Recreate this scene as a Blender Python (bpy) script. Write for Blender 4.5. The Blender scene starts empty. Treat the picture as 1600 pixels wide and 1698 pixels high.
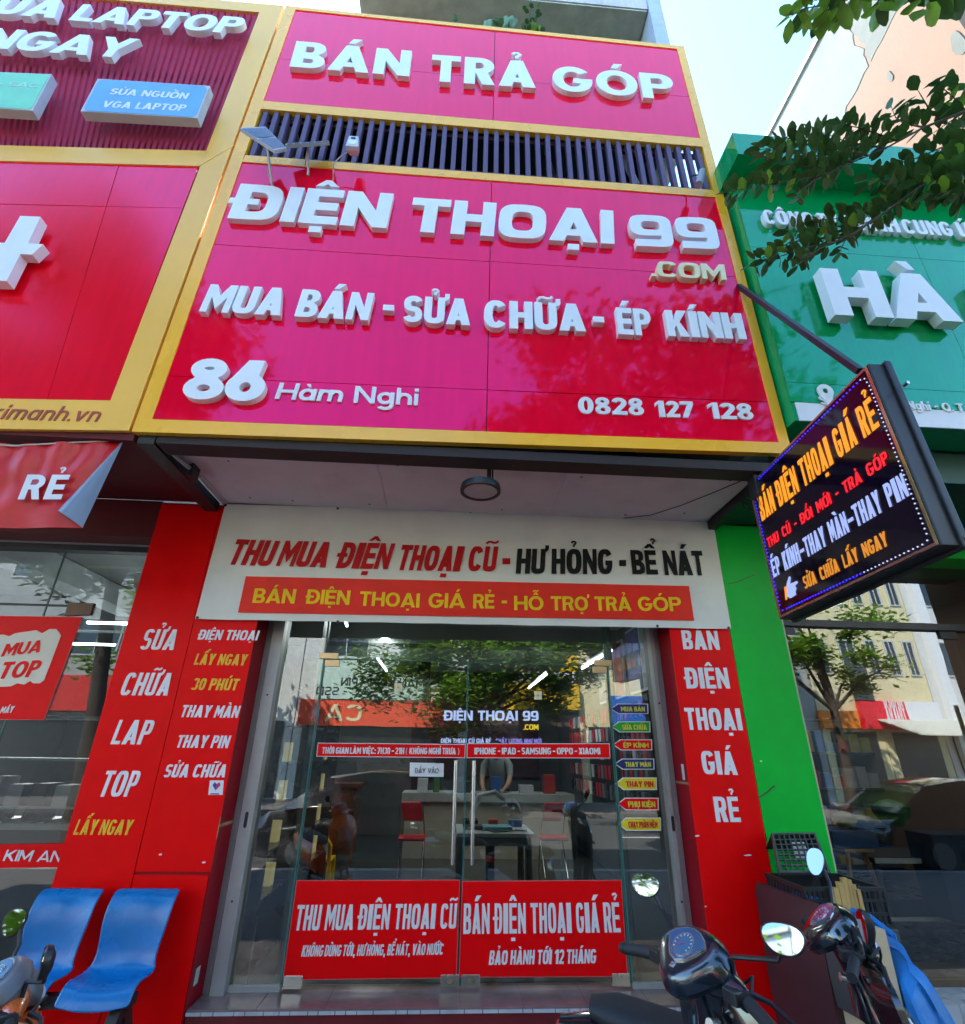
import bpy, bmesh, math, random, unicodedata
from mathutils import Vector, Matrix
from mathutils.geometry import tessellate_polygon
random.seed(7)
R = math.radians
sc = bpy.context.scene
COL = sc.collection

# ---------------------------------------------------------------- camera
CAM = Vector((0.0, -4.45, 1.5))
C_R = Vector((0.99784693, -0.06386295, 0.0149342)).normalized()
C_F = Vector((0.05304709, 0.91977912, 0.38883463)).normalized()
C_U = C_R.cross(C_F).normalized()
FPX, CX, CY = 850.0, 800.0, 889.0
cd = bpy.data.cameras.new('camera')
cd.sensor_fit = 'HORIZONTAL'; cd.sensor_width = 36.0
cd.lens = 36.0 * FPX / 1600.0
cd.shift_y = 40.0 / 1600.0
cd.clip_start = 0.02; cd.clip_end = 600
cam = bpy.data.objects.new('camera', cd); COL.objects.link(cam)
m3 = Matrix((C_R, C_U, -C_F)).transposed()
cam.matrix_world = Matrix.Translation(CAM) @ m3.to_4x4()
sc.camera = cam

# ---------------------------------------------------------------- light
SUN_DIR = Vector((-0.50, 0.62, 0.92)).normalized()          # towards the sun
w = bpy.data.worlds.new('World'); sc.world = w; w.use_nodes = True
nt = w.node_tree; bg = nt.nodes['Background']
sky = nt.nodes.new('ShaderNodeTexSky'); sky.sky_type = 'NISHITA'; sky.sun_disc = False
sky.sun_elevation = math.asin(SUN_DIR.z); sky.sun_rotation = math.atan2(SUN_DIR.x, SUN_DIR.y)
sky.air_density = 1.0; sky.dust_density = 0.5; sky.ozone_density = 1.6
tn = nt.nodes.new('ShaderNodeMix'); tn.data_type = 'RGBA'; tn.blend_type = 'MULTIPLY'; tn.inputs['Factor'].default_value = 1.0
tn.inputs['B'].default_value = (.76, .96, 1.08, 1)        # hazy tropical sky, a little towards cyan
nt.links.new(sky.outputs[0], tn.inputs['A']); nt.links.new(tn.outputs['Result'], bg.inputs[0]); bg.inputs[1].default_value = 0.15
sl = bpy.data.lights.new('sun', 'SUN'); sl.energy = 3.1; sl.angle = R(0.55); sl.color = (1.0, 0.95, 0.88)
so = bpy.data.objects.new('sun', sl); COL.objects.link(so)
so.rotation_euler = SUN_DIR.to_track_quat('Z', 'Y').to_euler()
sc.view_settings.view_transform = 'Standard'; sc.view_settings.look = 'None'
sc.view_settings.exposure = 2.74; sc.view_settings.gamma = 1.0; sc.view_settings.use_curve_mapping = False
sc.render.engine = 'CYCLES'; sc.cycles.use_denoising = True
sc.cycles.max_bounces = 8; sc.cycles.transparent_max_bounces = 16; sc.cycles.glossy_bounces = 4
sc.cycles.diffuse_bounces = 5; sc.cycles.caustics_reflective = False; sc.cycles.caustics_refractive = False
sc.cycles.sample_clamp_indirect = 6.0; sc.cycles.use_adaptive_sampling = True; sc.cycles.adaptive_threshold = 0.03

# ---------------------------------------------------------------- where a measured point lies on a real plane
def ray(px, py): return C_R * ((px - CX) / FPX) + C_U * ((CY - py) / FPX) + C_F
def on(px, py, Y):                      # on the vertical plane y = Y
    d = ray(px, py); return CAM + d * ((Y - CAM.y) / d.y)
def onX(px, py, X):
    d = ray(px, py); return CAM + d * ((X - CAM.x) / d.x)
def height_at(P, py):                   # z so that a point straight above P has this elevation
    k = (CY - py) / FPX
    a = P - CAM
    # (a.U + dz U.z) = k (a.F + dz F.z)
    dz = (k * a.dot(C_F) - a.dot(C_U)) / (C_U.z - k * C_F.z)
    return P.z + dz

# ---------------------------------------------------------------- materials
def lin(h):
    h = h.lstrip('#'); o = []
    for i in (0, 2, 4):
        c = int(h[i:i+2], 16) / 255
        o.append(c / 12.92 if c < .04045 else ((c + .055) / 1.055) ** 2.4)
    return tuple(o)
MATS = {}
def M(name, col, rough=.5, spec=.5, metal=0., var=.12, scale=6., bump=0., bscale=60., coat=0., tint=None,
      emit=None, es=1., streak=0., trans=0., rvar=.1, dirt=0.):
    if name in MATS: return MATS[name]
    if isinstance(col, str): col = lin(col)
    m = bpy.data.materials.new(name); m.use_nodes = True; n = m.node_tree.nodes; L = m.node_tree.links
    b = n['Principled BSDF']; MATS[name] = m
    b.inputs['Roughness'].default_value = rough; b.inputs['Specular IOR Level'].default_value = spec
    b.inputs['Metallic'].default_value = metal; b.inputs['Coat Weight'].default_value = coat
    b.inputs['Coat Roughness'].default_value = .04
    if tint: b.inputs['Specular Tint'].default_value = (*tint, 1)
    if emit is not None:
        if isinstance(emit, str): emit = lin(emit)
        b.inputs['Emission Color'].default_value = (*emit, 1); b.inputs['Emission Strength'].default_value = es
    tc = n.new('ShaderNodeTexCoord'); mp = n.new('ShaderNodeMapping'); L.new(tc.outputs['Object'], mp.inputs[0])
    no = n.new('ShaderNodeTexNoise'); no.inputs['Scale'].default_value = scale; no.inputs['Detail'].default_value = 6
    L.new(mp.outputs[0], no.inputs[0])
    if streak: mp.inputs['Scale'].default_value = (streak, streak, .25)
    mx = n.new('ShaderNodeMix'); mx.data_type = 'RGBA'
    ra = n.new('ShaderNodeValToRGB'); ra.color_ramp.elements[0].position = .3; ra.color_ramp.elements[1].position = .72
    L.new(no.outputs[0], ra.inputs[0]); L.new(ra.outputs[0], mx.inputs['Factor'])
    mx.inputs['A'].default_value = (*[c * (1 - var) for c in col], 1)
    mx.inputs['B'].default_value = (*[min(1, c * (1 + var * .6)) for c in col], 1)
    out = mx.outputs['Result']
    if dirt:
        n2 = n.new('ShaderNodeTexNoise'); n2.inputs['Scale'].default_value = 2.3; n2.inputs['Detail'].default_value = 9
        n2.inputs['Roughness'].default_value = .7
        mp2 = n.new('ShaderNodeMapping'); mp2.inputs['Scale'].default_value = (1, 1, .45); mp2.inputs['Location'].default_value = (3, 1, 7)
        L.new(tc.outputs['Object'], mp2.inputs[0]); L.new(mp2.outputs[0], n2.inputs[0])
        r2 = n.new('ShaderNodeValToRGB'); r2.color_ramp.elements[0].position = .5; r2.color_ramp.elements[1].position = .75
        L.new(n2.outputs[0], r2.inputs[0])
        ml = n.new('ShaderNodeMath'); ml.operation = 'MULTIPLY'; ml.inputs[1].default_value = dirt; L.new(r2.outputs[0], ml.inputs[0])
        m2 = n.new('ShaderNodeMix'); m2.data_type = 'RGBA'; L.new(ml.outputs[0], m2.inputs['Factor']); L.new(out, m2.inputs['A'])
        m2.inputs['B'].default_value = (.07, .06, .045, 1); out = m2.outputs['Result']
    L.new(out, b.inputs['Base Color'])
    if rvar:
        mr = n.new('ShaderNodeMapRange'); mr.inputs['To Min'].default_value = max(.02, rough - rvar * .5); mr.inputs['To Max'].default_value = min(1, rough + rvar)
        L.new(no.outputs[0], mr.inputs['Value']); L.new(mr.outputs[0], b.inputs['Roughness'])
    if bump:
        nb = n.new('ShaderNodeTexNoise'); nb.inputs['Scale'].default_value = bscale; nb.inputs['Detail'].default_value = 5
        L.new(tc.outputs['Object'], nb.inputs[0])
        bp = n.new('ShaderNodeBump'); bp.inputs['Strength'].default_value = bump; bp.inputs['Distance'].default_value = .01
        L.new(nb.outputs[0], bp.inputs['Height']); L.new(bp.outputs[0], b.inputs['Normal'])
    if trans:
        tr = n.new('ShaderNodeBsdfTranslucent'); L.new(out, tr.inputs[0]); ms = n.new('ShaderNodeMixShader'); ms.inputs[0].default_value = trans
        L.new(b.outputs[0], ms.inputs[1]); L.new(tr.outputs[0], ms.inputs[2]); L.new(ms.outputs[0], n['Material Output'].inputs[0])
    return m
def glass_mat(name, tint=(.86, .93, .90), ior=1.6, gain=1.0):
    m = bpy.data.materials.new(name); m.use_nodes = True; n = m.node_tree.nodes; L = m.node_tree.links
    n.remove(n['Principled BSDF'])
    t = n.new('ShaderNodeBsdfTransparent'); t.inputs[0].default_value = (*tint, 1)
    g = n.new('ShaderNodeBsdfGlossy'); g.inputs['Roughness'].default_value = 0.0; g.inputs[0].default_value = (.97, 1, .98, 1)
    f = n.new('ShaderNodeFresnel'); f.inputs[0].default_value = ior
    no = n.new('ShaderNodeTexNoise'); no.inputs['Scale'].default_value = 1.3
    tc = n.new('ShaderNodeTexCoord'); L.new(tc.outputs['Object'], no.inputs[0])
    bp = n.new('ShaderNodeBump'); bp.inputs['Strength'].default_value = .02; bp.inputs['Distance'].default_value = .03
    L.new(no.outputs[0], bp.inputs['Height']); L.new(bp.outputs[0], g.inputs['Normal'])
    mu = n.new('ShaderNodeMath'); mu.operation = 'MULTIPLY'; mu.inputs[1].default_value = gain; mu.use_clamp = True
    L.new(f.outputs[0], mu.inputs[0])
    ms = n.new('ShaderNodeMixShader'); L.new(mu.outputs[0], ms.inputs[0]); L.new(t.outputs[0], ms.inputs[1]); L.new(g.outputs[0], ms.inputs[2])
    L.new(ms.outputs[0], n['Material Output'].inputs[0]); return m

RED = M('red_panel', (.98, .002, .030), rough=.05, spec=1.0, tint=(1, .13, .74), var=.06, streak=3, rvar=.02, dirt=.03, bump=.10, bscale=1.6)
RED2 = M('red_panel_left', (.95, .002, .010), rough=.20, spec=1.0, tint=(1, .15, .9), var=.05, streak=3, rvar=.02, dirt=.03, bump=.12, bscale=1.3)
REDW = M('red_cladding', (.88, .001, .002), rough=.35, spec=.12, var=.06, dirt=.07, bump=.06, bscale=5)
REDP = M('red_print', (.88, .002, .004), rough=.35, spec=.15, var=.04)
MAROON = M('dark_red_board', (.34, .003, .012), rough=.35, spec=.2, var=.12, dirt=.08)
MAROOND = M('shaded_dark_red', (.10, .004, .007), rough=.5, spec=.3, var=.15)  # dark red, deepened so the base colour carries the porch shade
YEL = M('yellow_frame', (.98, .47, .025), rough=.25, spec=.5, var=.04, scale=1.5, dirt=.04)
YEL2 = M('yellow_frame_old', (.92, .48, .06), rough=.35, spec=.5, var=.05, scale=1.5, dirt=.08)
WLET = M('white_letter', (.80, .82, .83), rough=.35, spec=.4, var=.03, dirt=.05)
CLET = M('cream_letter', (.80, .70, .42), rough=.35, spec=.4, var=.03, dirt=.05)
WPR = M('white_print', (.74, .74, .74), rough=.4, var=.03)
SEAM = M('dark_seam', (.03, .012, .015), rough=.8, var=.1)
SLAT = M('purple_slat', (.13, .095, .17), rough=.65, spec=.2, var=.1, dirt=.1)
SLAT2 = M('plum_slat', (.36, .030, .080), rough=.7, spec=.15, var=.15, streak=4, dirt=.15)
BLK = M('black_metal', (.012, .012, .014), rough=.4, var=.2)
DKBR = M('dark_brown_beam', (.02, .010, .010), rough=.6, var=.2)
ALU = M('aluminium', (.42, .41, .39), rough=.42, metal=.35, var=.1, dirt=.3)
STEEL = M('brushed_steel', (.62, .60, .56), rough=.22, metal=.95, var=.05)
BRASS = M('bronze_patch', (.55, .40, .22), rough=.3, metal=.8, var=.1)
GRN = M('green_panel', (.001, .29, .075), rough=.06, spec=.7, tint=(.1, .95, .9), var=.06, streak=4, rvar=.02, dirt=.03, bump=.10, bscale=1.6)
GRNW = M('green_cladding', (.002, .50, .040), rough=.35, spec=.15, var=.12, scale=2.5, dirt=.10, bump=.06, bscale=5)
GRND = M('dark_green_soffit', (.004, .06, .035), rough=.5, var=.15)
SOF = M('white_soffit', (.68, .60, .61), rough=.6, var=.08, dirt=.18, scale=3)
CONC = M('concrete', (.42, .43, .37), rough=.85, var=.2, bump=.3, bscale=25, dirt=.25)
CONCP = M('pink_concrete', (.52, .46, .48), rough=.85, var=.15, bump=.2, dirt=.3, streak=3)
BANW = M('white_banner', (.78, .75, .64), rough=.5, spec=.25, var=.06, dirt=.07, scale=3)
TILE = M('stone_tile', (.22, .15, .14), rough=.18, var=.35, scale=4, bump=.04)
RTILE = M('dark_red_tile', (.16, .018, .022), rough=.3, var=.2, dirt=.15)
WTILE = M('pale_tile', (.50, .53, .55), rough=.25, var=.15, dirt=.25)
PAVE = M('pavement', (.15, .14, .13), rough=.8, var=.2, bump=.3, bscale=30, dirt=.3)
ASPH = M('asphalt', (.06, .06, .058), rough=.9, var=.25, bump=.5, bscale=90)
KERB = M('kerb_stone', (.36, .35, .33), rough=.8, var=.2, bump=.3)
BLUEP = M('blue_plastic', (.002, .16, .42), rough=.24, spec=.5, var=.10, dirt=.06, bump=.05, bscale=200)
TARP = M('blue_tarp', (.004, .17, .48), rough=.5, var=.25, bump=.9, bscale=14)
WOODY = M('yellow_wood', (.58, .34, .10), rough=.6, var=.25, streak=.5, bump=.2)
PLY = M('plywood', (.60, .44, .26), rough=.6, var=.15, bump=.1)
UPH = M('maroon_upholstery', (.060, .020, .022), rough=.4, var=.15, bump=.08, bscale=150)
UPG = M('grey_upholstery', (.062, .058, .055), rough=.4, var=.12, bump=.08, bscale=150)
CRATEB = M('black_crate', (.018, .020, .022), rough=.35, var=.2)
CRATEG = M('grey_crate', (.07, .07, .06), rough=.4, var=.2)
PBLK = M('gloss_black_paint', (.006, .008, .012), rough=.12, spec=.6, coat=1., var=.2)
PNAVY = M('navy_black_paint', (.004, .010, .018), rough=.2, spec=.6, coat=.8, var=.2)
PGREY = M('silver_grey_paint', (.10, .10, .105), rough=.45, metal=.0, coat=.15, var=.1, dirt=.12)
PORG = M('orange_paint', (.55, .10, .015), rough=.25, coat=.6, var=.15, dirt=.1)
RUB = M('rubber', (.015, .015, .015), rough=.65, var=.2)
MIRR = M('mirror_glass', (.42, .45, .48), rough=.02, metal=1., var=.01, rvar=0)
DIAL = M('dial_blue', (.03, .10, .20), rough=.1, coat=1., var=.15)
LEAF = M('leaf_dark', (.045, .115, .018), rough=.5, var=.4, trans=.30, scale=9)
LEAFB = M('leaf_sunlit', (.20, .36, .03), rough=.42, var=.3, trans=.38, scale=9)  # sunlight through the leaves put into a brighter base colour
BARK = M('bark', (.075, .055, .04), rough=.9, var=.3, bump=.5, bscale=40)
GLASS = glass_mat('door_glass', tint=(.50,.56,.53), gain=3.1)
GLASSR = glass_mat('shop_glass', tint=(.75, .80, .78), ior=1.7, gain=2.2)
GLASSL = glass_mat('left_shop_glass', tint=(.80, .85, .83), ior=1.6, gain=2.0)
GEDGE = M('glass_edge', (.05, .16, .14), rough=.15, var=.1)
def em(name, h, s): return M(name, (.02, .02, .02), emit=h, es=s, var=.02, rvar=0)
PANE = M('window_pane', (.02, .025, .03), rough=.05, spec=.8, var=.2, rvar=0)

# ---------------------------------------------------------------- mesh builder
class MB:
    def __init__(s): s.v = []; s.f = []; s.mi = []
    def add(s, vs, fs, mi=0):
        o = len(s.v); s.v += [Vector(v) for v in vs]; s.f += [tuple(i + o for i in f) for f in fs]; s.mi += [mi] * len(fs); return s
    def box(s, a, b, mi=0):
        x0, y0, z0 = a; x1, y1, z1 = b
        return s.hexa([(x0,y0,z0),(x1,y0,z0),(x1,y1,z0),(x0,y1,z0),(x0,y0,z1),(x1,y0,z1),(x1,y1,z1),(x0,y1,z1)], mi)
    def hexa(s, p, mi=0):
        return s.add(p, [(0,3,2,1),(4,5,6,7),(0,1,5,4),(1,2,6,5),(2,3,7,6),(3,0,4,7)], mi)
    def slab(s, q, n, d, mi=0):          # quad q (4 points) front face, thickness d going to -n
        n = Vector(n).normalized(); q = [Vector(p) for p in q]
        return s.hexa([p - n * d for p in q] + q, mi)
    def prism(s, pts, n, d, mi=0, holes=()):
        n = Vector(n) * d; loops = [[Vector(p) for p in pts]] + [[Vector(p) for p in h] for h in holes]
        allp = [p for l in loops for p in l]; tri = tessellate_polygon(loops); N = len(allp)
        nrm = Vector((0, 0, 0))
        l = loops[0]
        for i in range(len(l)): nrm += l[i].cross(l[(i + 1) % len(l)])
        fs = []
        for t in tri:
            a, b, c = t
            g = (allp[b] - allp[a]).cross(allp[c] - allp[a])
            if g.dot(n) < 0: t = (a, c, b)
            fs.append(tuple(t)); fs.append(tuple(i + N for i in reversed(t)))
        o = 0
        for l in loops:
            k = len(l)
            for i in range(k): fs.append((o + i, o + N + i, o + N + (i + 1) % k, o + (i + 1) % k))
            o += k
        return s.add(allp + [p - n for p in allp], fs, mi)
    def tube(s, path, r, n=8, mi=0, caps=True, sq=None):
        path = [Vector(p) for p in path]; rr = r if isinstance(r, (list, tuple)) else [r] * len(path)
        vs = []; prev = None
        for i, p in enumerate(path):
            t = (path[min(i + 1, len(path) - 1)] - path[max(i - 1, 0)]).normalized()
            if prev is None:
                a = t.cross(Vector((0, 0, 1)))
                if a.length < .05: a = t.cross(Vector((1, 0, 0)))
            else: a = prev - t * prev.dot(t)
            a.normalize(); prev = a; b = t.cross(a)
            for k in range(n):
                an = 2 * math.pi * (k + .5) / n
                vs.append(p + (a * math.cos(an) + b * math.sin(an)) * rr[i])
        fs = []
        for i in range(len(path) - 1):
            for k in range(n):
                fs.append((i*n+k, i*n+(k+1) % n, (i+1)*n+(k+1) % n, (i+1)*n+k))
        if caps: fs += [tuple(range(n))[::-1], tuple((len(path)-1)*n + k for k in range(n))]
        return s.add(vs, fs, mi)
    def loft(s, rings, mi=0, caps=True, closed=True):
        n = len(rings[0]); vs = [p for r in rings for p in r]; fs = []
        for i in range(len(rings) - 1):
            for k in range(n if closed else n - 1):
                fs.append((i*n+k, i*n+(k+1) % n, (i+1)*n+(k+1) % n, (i+1)*n+k))
        if caps and closed: fs += [tuple(range(n))[::-1], tuple((len(rings)-1)*n + k for k in range(n))]
        return s.add(vs, fs, mi)
    def xf(s, m):
        s.v = [m @ v for v in s.v]; return s

BASE = {}
def link(o, parent=None):
    COL.objects.link(o)
    if parent is not None: o.parent = parent; BASE[o] = BASE[parent]
    return o
def part(name, mb, mat, parent, smooth=False, label=None, kind=None, bev=0):
    b = BASE[parent] if parent is not None else Vector((0, 0, 0))
    me = bpy.data.meshes.new(name); me.from_pydata([tuple(v - b) for v in mb.v], [], mb.f)
    for m in (mat if isinstance(mat, (list, tuple)) else [mat]): me.materials.append(m)
    if any(mb.mi): me.polygons.foreach_set('material_index', mb.mi)
    fix_normals(me)
    if smooth: me.polygons.foreach_set('use_smooth', [True] * len(me.polygons)); me.update()
    if smooth and hasattr(me, 'set_sharp_from_angle'): me.set_sharp_from_angle(angle=R(40))
    o = bpy.data.objects.new(name, me); link(o, parent)
    if label: o['label'] = label
    if kind: o['kind'] = kind
    if bev:
        md = o.modifiers.new('bevel', 'BEVEL'); md.width = bev; md.segments = 2; md.limit_method = 'ANGLE'; md.angle_limit = R(40)
    return o
def fix_normals(me):
    bm = bmesh.new(); bm.from_mesh(me); bmesh.ops.recalc_face_normals(bm, faces=bm.faces); bm.to_mesh(me); bm.free()
def thing(name, label, cat, loc, group=None):
    o = bpy.data.objects.new(name, None); o.empty_display_size = .1; COL.objects.link(o); o.location = loc
    BASE[o] = Vector(loc); o['label'] = label; o['category'] = cat
    if group: o['group'] = group
    return o
def single(name, mb, mat, label, cat, group=None, smooth=False, bev=0, kind=None):
    xs = [v.x for v in mb.v]; ys = [v.y for v in mb.v]; zs = [v.z for v in mb.v]
    b = Vector(((min(xs)+max(xs))/2, (min(ys)+max(ys))/2, min(zs)))
    mb.v = [v - b for v in mb.v]
    o = part(name, mb, mat, None, smooth, bev=bev); o.location = b; BASE[o] = b
    if label: o['label'] = label; o['category'] = cat
    if group: o['group'] = group
    if kind: o['kind'] = kind
    return o
def struct(name, mb, mat, smooth=False):
    return single(name, mb, mat, None, None, kind='structure', smooth=smooth)
def quad(pts, Y): return [on(x, y, Y) for x, y in pts]     # TL TR BR BL -> BL BR TR TL order kept by caller
def dup(root, loc=None, label=None, mats=None, rotz=None):
    r = root.copy(); COL.objects.link(r); BASE[r] = BASE[root]
    if loc is not None: r.location = loc
    if rotz is not None: r.rotation_euler = (0, 0, rotz)
    if label: r['label'] = label
    for ch in root.children:
        c = ch.copy(); COL.objects.link(c); c.parent = r
        for g in ch.children:
            d = g.copy(); COL.objects.link(d); d.parent = c
    return r
N0 = Vector((0, -1, 0))

# ---------------------------------------------------------------- lettering (own outline alphabet)
def arc(cx, cy, rx, ry, a0, a1, n=None, e=2.0):
    n = n or max(3, int(abs(a1 - a0) / 15)); o = []
    for i in range(n + 1):
        a = R(a0 + (a1 - a0) * i / n); c, s_ = math.cos(a), math.sin(a)
        o.append((cx + rx * math.copysign(abs(c) ** (2 / e), c), cy + ry * math.copysign(abs(s_) ** (2 / e), s_)))
    return o
def stroke(path, th, tv=None):
    tv = tv or th; L_, R_ = [], []
    for i, p in enumerate(path):
        a = path[max(i - 1, 0)]; b = path[min(i + 1, len(path) - 1)]
        dx, dy = b[0] - a[0], b[1] - a[1]; l = math.hypot(dx, dy) or 1; nx, ny = -dy / l, dx / l
        L_.append((p[0] + nx * th / 2, p[1] + ny * tv / 2)); R_.append((p[0] - nx * th / 2, p[1] - ny * tv / 2))
    return L_ + R_[::-1]
GW = dict(A=.92,B=.74,C=.82,D=.82,E=.66,F=.62,G=.86,H=.80,I=0,K=.82,L=.60,M=1.0,N=.82,O=.90,P=.72,Q=.90,R=.76,S=.72,T=.72,U=.78,V=.9,X=.86,Y=.86)
for c in '0236789': GW[c] = .72
GW['1'] = .48
LC = dict(n=.62, m=.98, h=.62, i=0, a=.66, g=.66, k=.64, v=.66)
def glyph(ch, w, s, t, e):
    O = lambda o, *h: [(o, list(h))]
    if ch not in 'I1.,:-i': s = min(s, w * {'M': .23, 'N': .30, 'm': .2, 'X': .33, 'K': .34}.get(ch, .36))
    k = min(s * 1.1, w * .36); r = min(w * .58, .5)
    if ch == 'I': return O([(0,0),(s,0),(s,1),(0,1)])
    if ch == 'L': return O([(0,0),(w,0),(w,t),(s,t),(s,1),(0,1)])
    if ch == 'T': return O([((w-s)/2,0),((w+s)/2,0),((w+s)/2,1-t),(w,1-t),(w,1),(0,1),(0,1-t),((w-s)/2,1-t)])
    if ch == 'H': return O([(0,0),(s,0),(s,.5-t/2),(w-s,.5-t/2),(w-s,0),(w,0),(w,1),(w-s,1),(w-s,.5+t/2),(s,.5+t/2),(s,1),(0,1)])
    if ch == 'E': return O([(0,0),(w,0),(w,t),(s,t),(s,.5-t/2),(w*.93,.5-t/2),(w*.93,.5+t/2),(s,.5+t/2),(s,1-t),(w,1-t),(w,1),(0,1)])
    if ch == 'F': return O([(0,0),(s,0),(s,.48-t/2),(w*.93,.48-t/2),(w*.93,.48+t/2),(s,.48+t/2),(s,1-t),(w,1-t),(w,1),(0,1)])
    if ch == 'N':
        d = k / (w - 2.05 * s + k)
        return O([(0,0),(s,0),(s,1-d),(w-s*1.05,0),(w,0),(w,1),(w-s,1),(w-s,d),(s*1.05,1),(0,1)])
    if ch == 'M':
        b = .12; c = b + min(.55, k / (w / 2 - s * .9) * (1 - b) * .62)
        return O([(0,0),(s,0),(s,min(.62, 1-(c-b)*.95)),(w/2-.001,b),(w-s,min(.62, 1-(c-b)*.95)),(w-s,0),(w,0),(w,1),(w-s*1.15,1),(w/2,c),(s*1.15,1),(0,1)])
    if ch in 'AV':
        p = max(s * .5, k * .5); sl = w / 2 - p; top = (w / 2 - k) / sl if sl > 0 else .8; top = min(top, .88)
        if ch == 'V': return [([(x, 1 - y) for x, y in [(0,0),(k,0),(w/2,top),(w-k,0),(w,0),(w/2+p,1),(w/2-p,1)]], [])]
        b0 = .17; b1 = b0 + t * .85
        out = [(0,0),(k,0),(k+sl*b0,b0),(w-k-sl*b0,b0),(w-k,0),(w,0),(w/2+p,1),(w/2-p,1)]
        if top > b1 + .08: return O(out, [(k+sl*b1,b1),(w-k-sl*b1,b1),(w/2+.002,top),(w/2-.002,top)])
        return O(out)
    if ch == 'Y':
        j = .40; sl = (1 - j) / (w / 2 - s / 2); y2 = 1 - (w / 2 - k) * sl
        return O([(w/2-s/2,0),(w/2+s/2,0),(w/2+s/2,j-.02),(w,1),(w-k,1),(w/2,max(y2,j+.05)),(k,1),(0,1),(w/2-s/2,j-.02)])
    if ch == 'X':
        kk = k * 1.05; v = .5 - (w - 2 * kk) / (2 * (w - kk)); h = kk / 2
        return O([(0,0),(kk,0),(w/2,.5-v),(w-kk,0),(w,0),(w/2+h,.5),(w,1),(w-kk,1),(w/2,.5+v),(kk,1),(0,1),(w/2-h,.5)])
    if ch == 'K': return O([(0,0),(s,0),(s,.30),(s+(w-s)*.16,.43),(w-1.28*s,0),(w,0),(s+(w-s)*.40,.56),(w*.985,1),(w-1.32*s,1),(s,.60),(s,1),(0,1)])
    if ch == 'U':
        ro = min(w/2, .42)
        return O([(0,1)] + arc(w/2, ro, w/2, ro, 180, 360, 14, e) + [(w,1),(w-s,1)] + arc(w/2, ro, w/2-s, ro-t, 360, 180, 14, e) + [(s,1)])
    if ch in 'O0': return O(arc(w/2,.5,w/2,.5,0,345,23,e), arc(w/2,.5,w/2-s,.5-t,0,345,23,e))
    if ch == 'Q': return O(arc(w/2,.5,w/2,.5,0,345,23,e), arc(w/2,.5,w/2-s,.5-t,0,345,23,e)) + [([(w*.5,.28),(w*.5+s*.9,.34),(w*1.02,-.06),(w*1.02-s*1.1,-.06)], [])]
    if ch == 'D': return O([(0,0)] + arc(w-r,.5,r,.5,-90,90,12,e) + [(0,1)], [(s,t)] + arc(w-r,.5,r-s,.5-t,-90,90,10,e) + [(s,1-t)])
    if ch in 'PR':
        bh = .60; ry = bh/2; cy = 1-ry; rx = min(w*.55, .34)
        hole = [(s,cy-ry+t*.9)] + arc(w-rx,cy,max(rx-s,.03),ry-t*.92,-90,90,8,e) + [(s,1-t)]
        if ch == 'P': return O([(0,0),(s,0),(s,1-bh)] + arc(w-rx,cy,rx,ry,-90,90,12,e) + [(0,1)], hole)
        E_ = arc(w*.98-rx,cy,rx,ry,-55,90,11,e)
        return O([(0,0),(s,0),(s,1-bh),(E_[0][0]-s*1.05,1-bh),(w-1.12*s,0),(w,0)] + E_ + [(0,1)], hole)
    if ch == 'B':
        rx = min(w*.5,.3); c1 = .755; c2 = .265
        return O([(0,0)] + arc(w-rx,c2,rx,.265,-90,58,10,e) + arc(w*.96-rx,c1,rx,.245,-58,90,10,e) + [(0,1)],
                 [(s,t*.9)] + arc(w-rx,c2,max(rx-s,.03),max(.265-t*.9,.03),-90,90,6,e) + [(s,.53-t*.9)],
                 [(s,.51+t*.42)] + arc(w*.96-rx,(.51+t*.42+1-t*.9)/2,max(rx-s,.03),(1-t*.9-.51-t*.42)/2,-90,90,6,e) + [(s,1-t*.9)])
    if ch in 'CG':
        a = 38 if e < 2.6 else 28
        if ch == 'C': return O(arc(w/2,.5,w/2,.5,a,360-a,22,e) + arc(w/2,.5,w/2-s,.5-t,360-a-6,a+6,20,e))
        return O(arc(w/2,.5,w/2,.5,a,352,22,e) + [(w,.54),(w*.52,.54),(w*.52,.54-t*.95),(w-s,.54-t*.95)] + arc(w/2,.5,w/2-s,.5-t,325,a+6,20,e))
    if ch == 'S':
        rx = (w-s)/2; ry = (1-t)/4
        p = arc(w/2,1-t/2-ry,rx,ry,22,262,14,e) + arc(w/2,t/2+ry,rx,ry,82,-158,14,e)
        return O(stroke(p, s, t))
    if ch == '1': return O([(w-s,0),(w,0),(w,1),(w-s*.9,1),(0,.84),(0,.84-t*.95),(w-s,.80)])
    if ch == '2':
        rx=(w-s)/2; ry=.29-t/2
        return O(stroke(arc(w/2,1-.29,rx,ry,170,-30,13,e)+[(s*.62,t*.7)], s, t)) + [([(0,0),(w,0),(w,t),(0,t)],[])]
    if ch == '3':
        rx=(w-s)/2
        return O(stroke(arc(w/2,.745,rx,.255-t/2,160,-80,12,e), s, t)) + [(stroke(arc(w/2,.275,rx,.275-t/2,80,-160,12,e), s, t),[])]
    if ch == '7': return O([(0,1),(w,1),(w,1-t*.9),(w*.48,0),(w*.48-s*1.15,0),(w-s*1.25,1-t),(0,1-t)])
    if ch == '8':
        return O(arc(w/2,.275,w*.5,.275,50,-230,18,e)+arc(w/2,.745,w*.455,.255,232,-52,18,e),
                 arc(w/2,.275,w*.5-s*.92,.275-t*.8,0,330,11,e), arc(w/2,.755,w*.455-s*.9,.245-t*.85,0,330,11,e))
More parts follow.
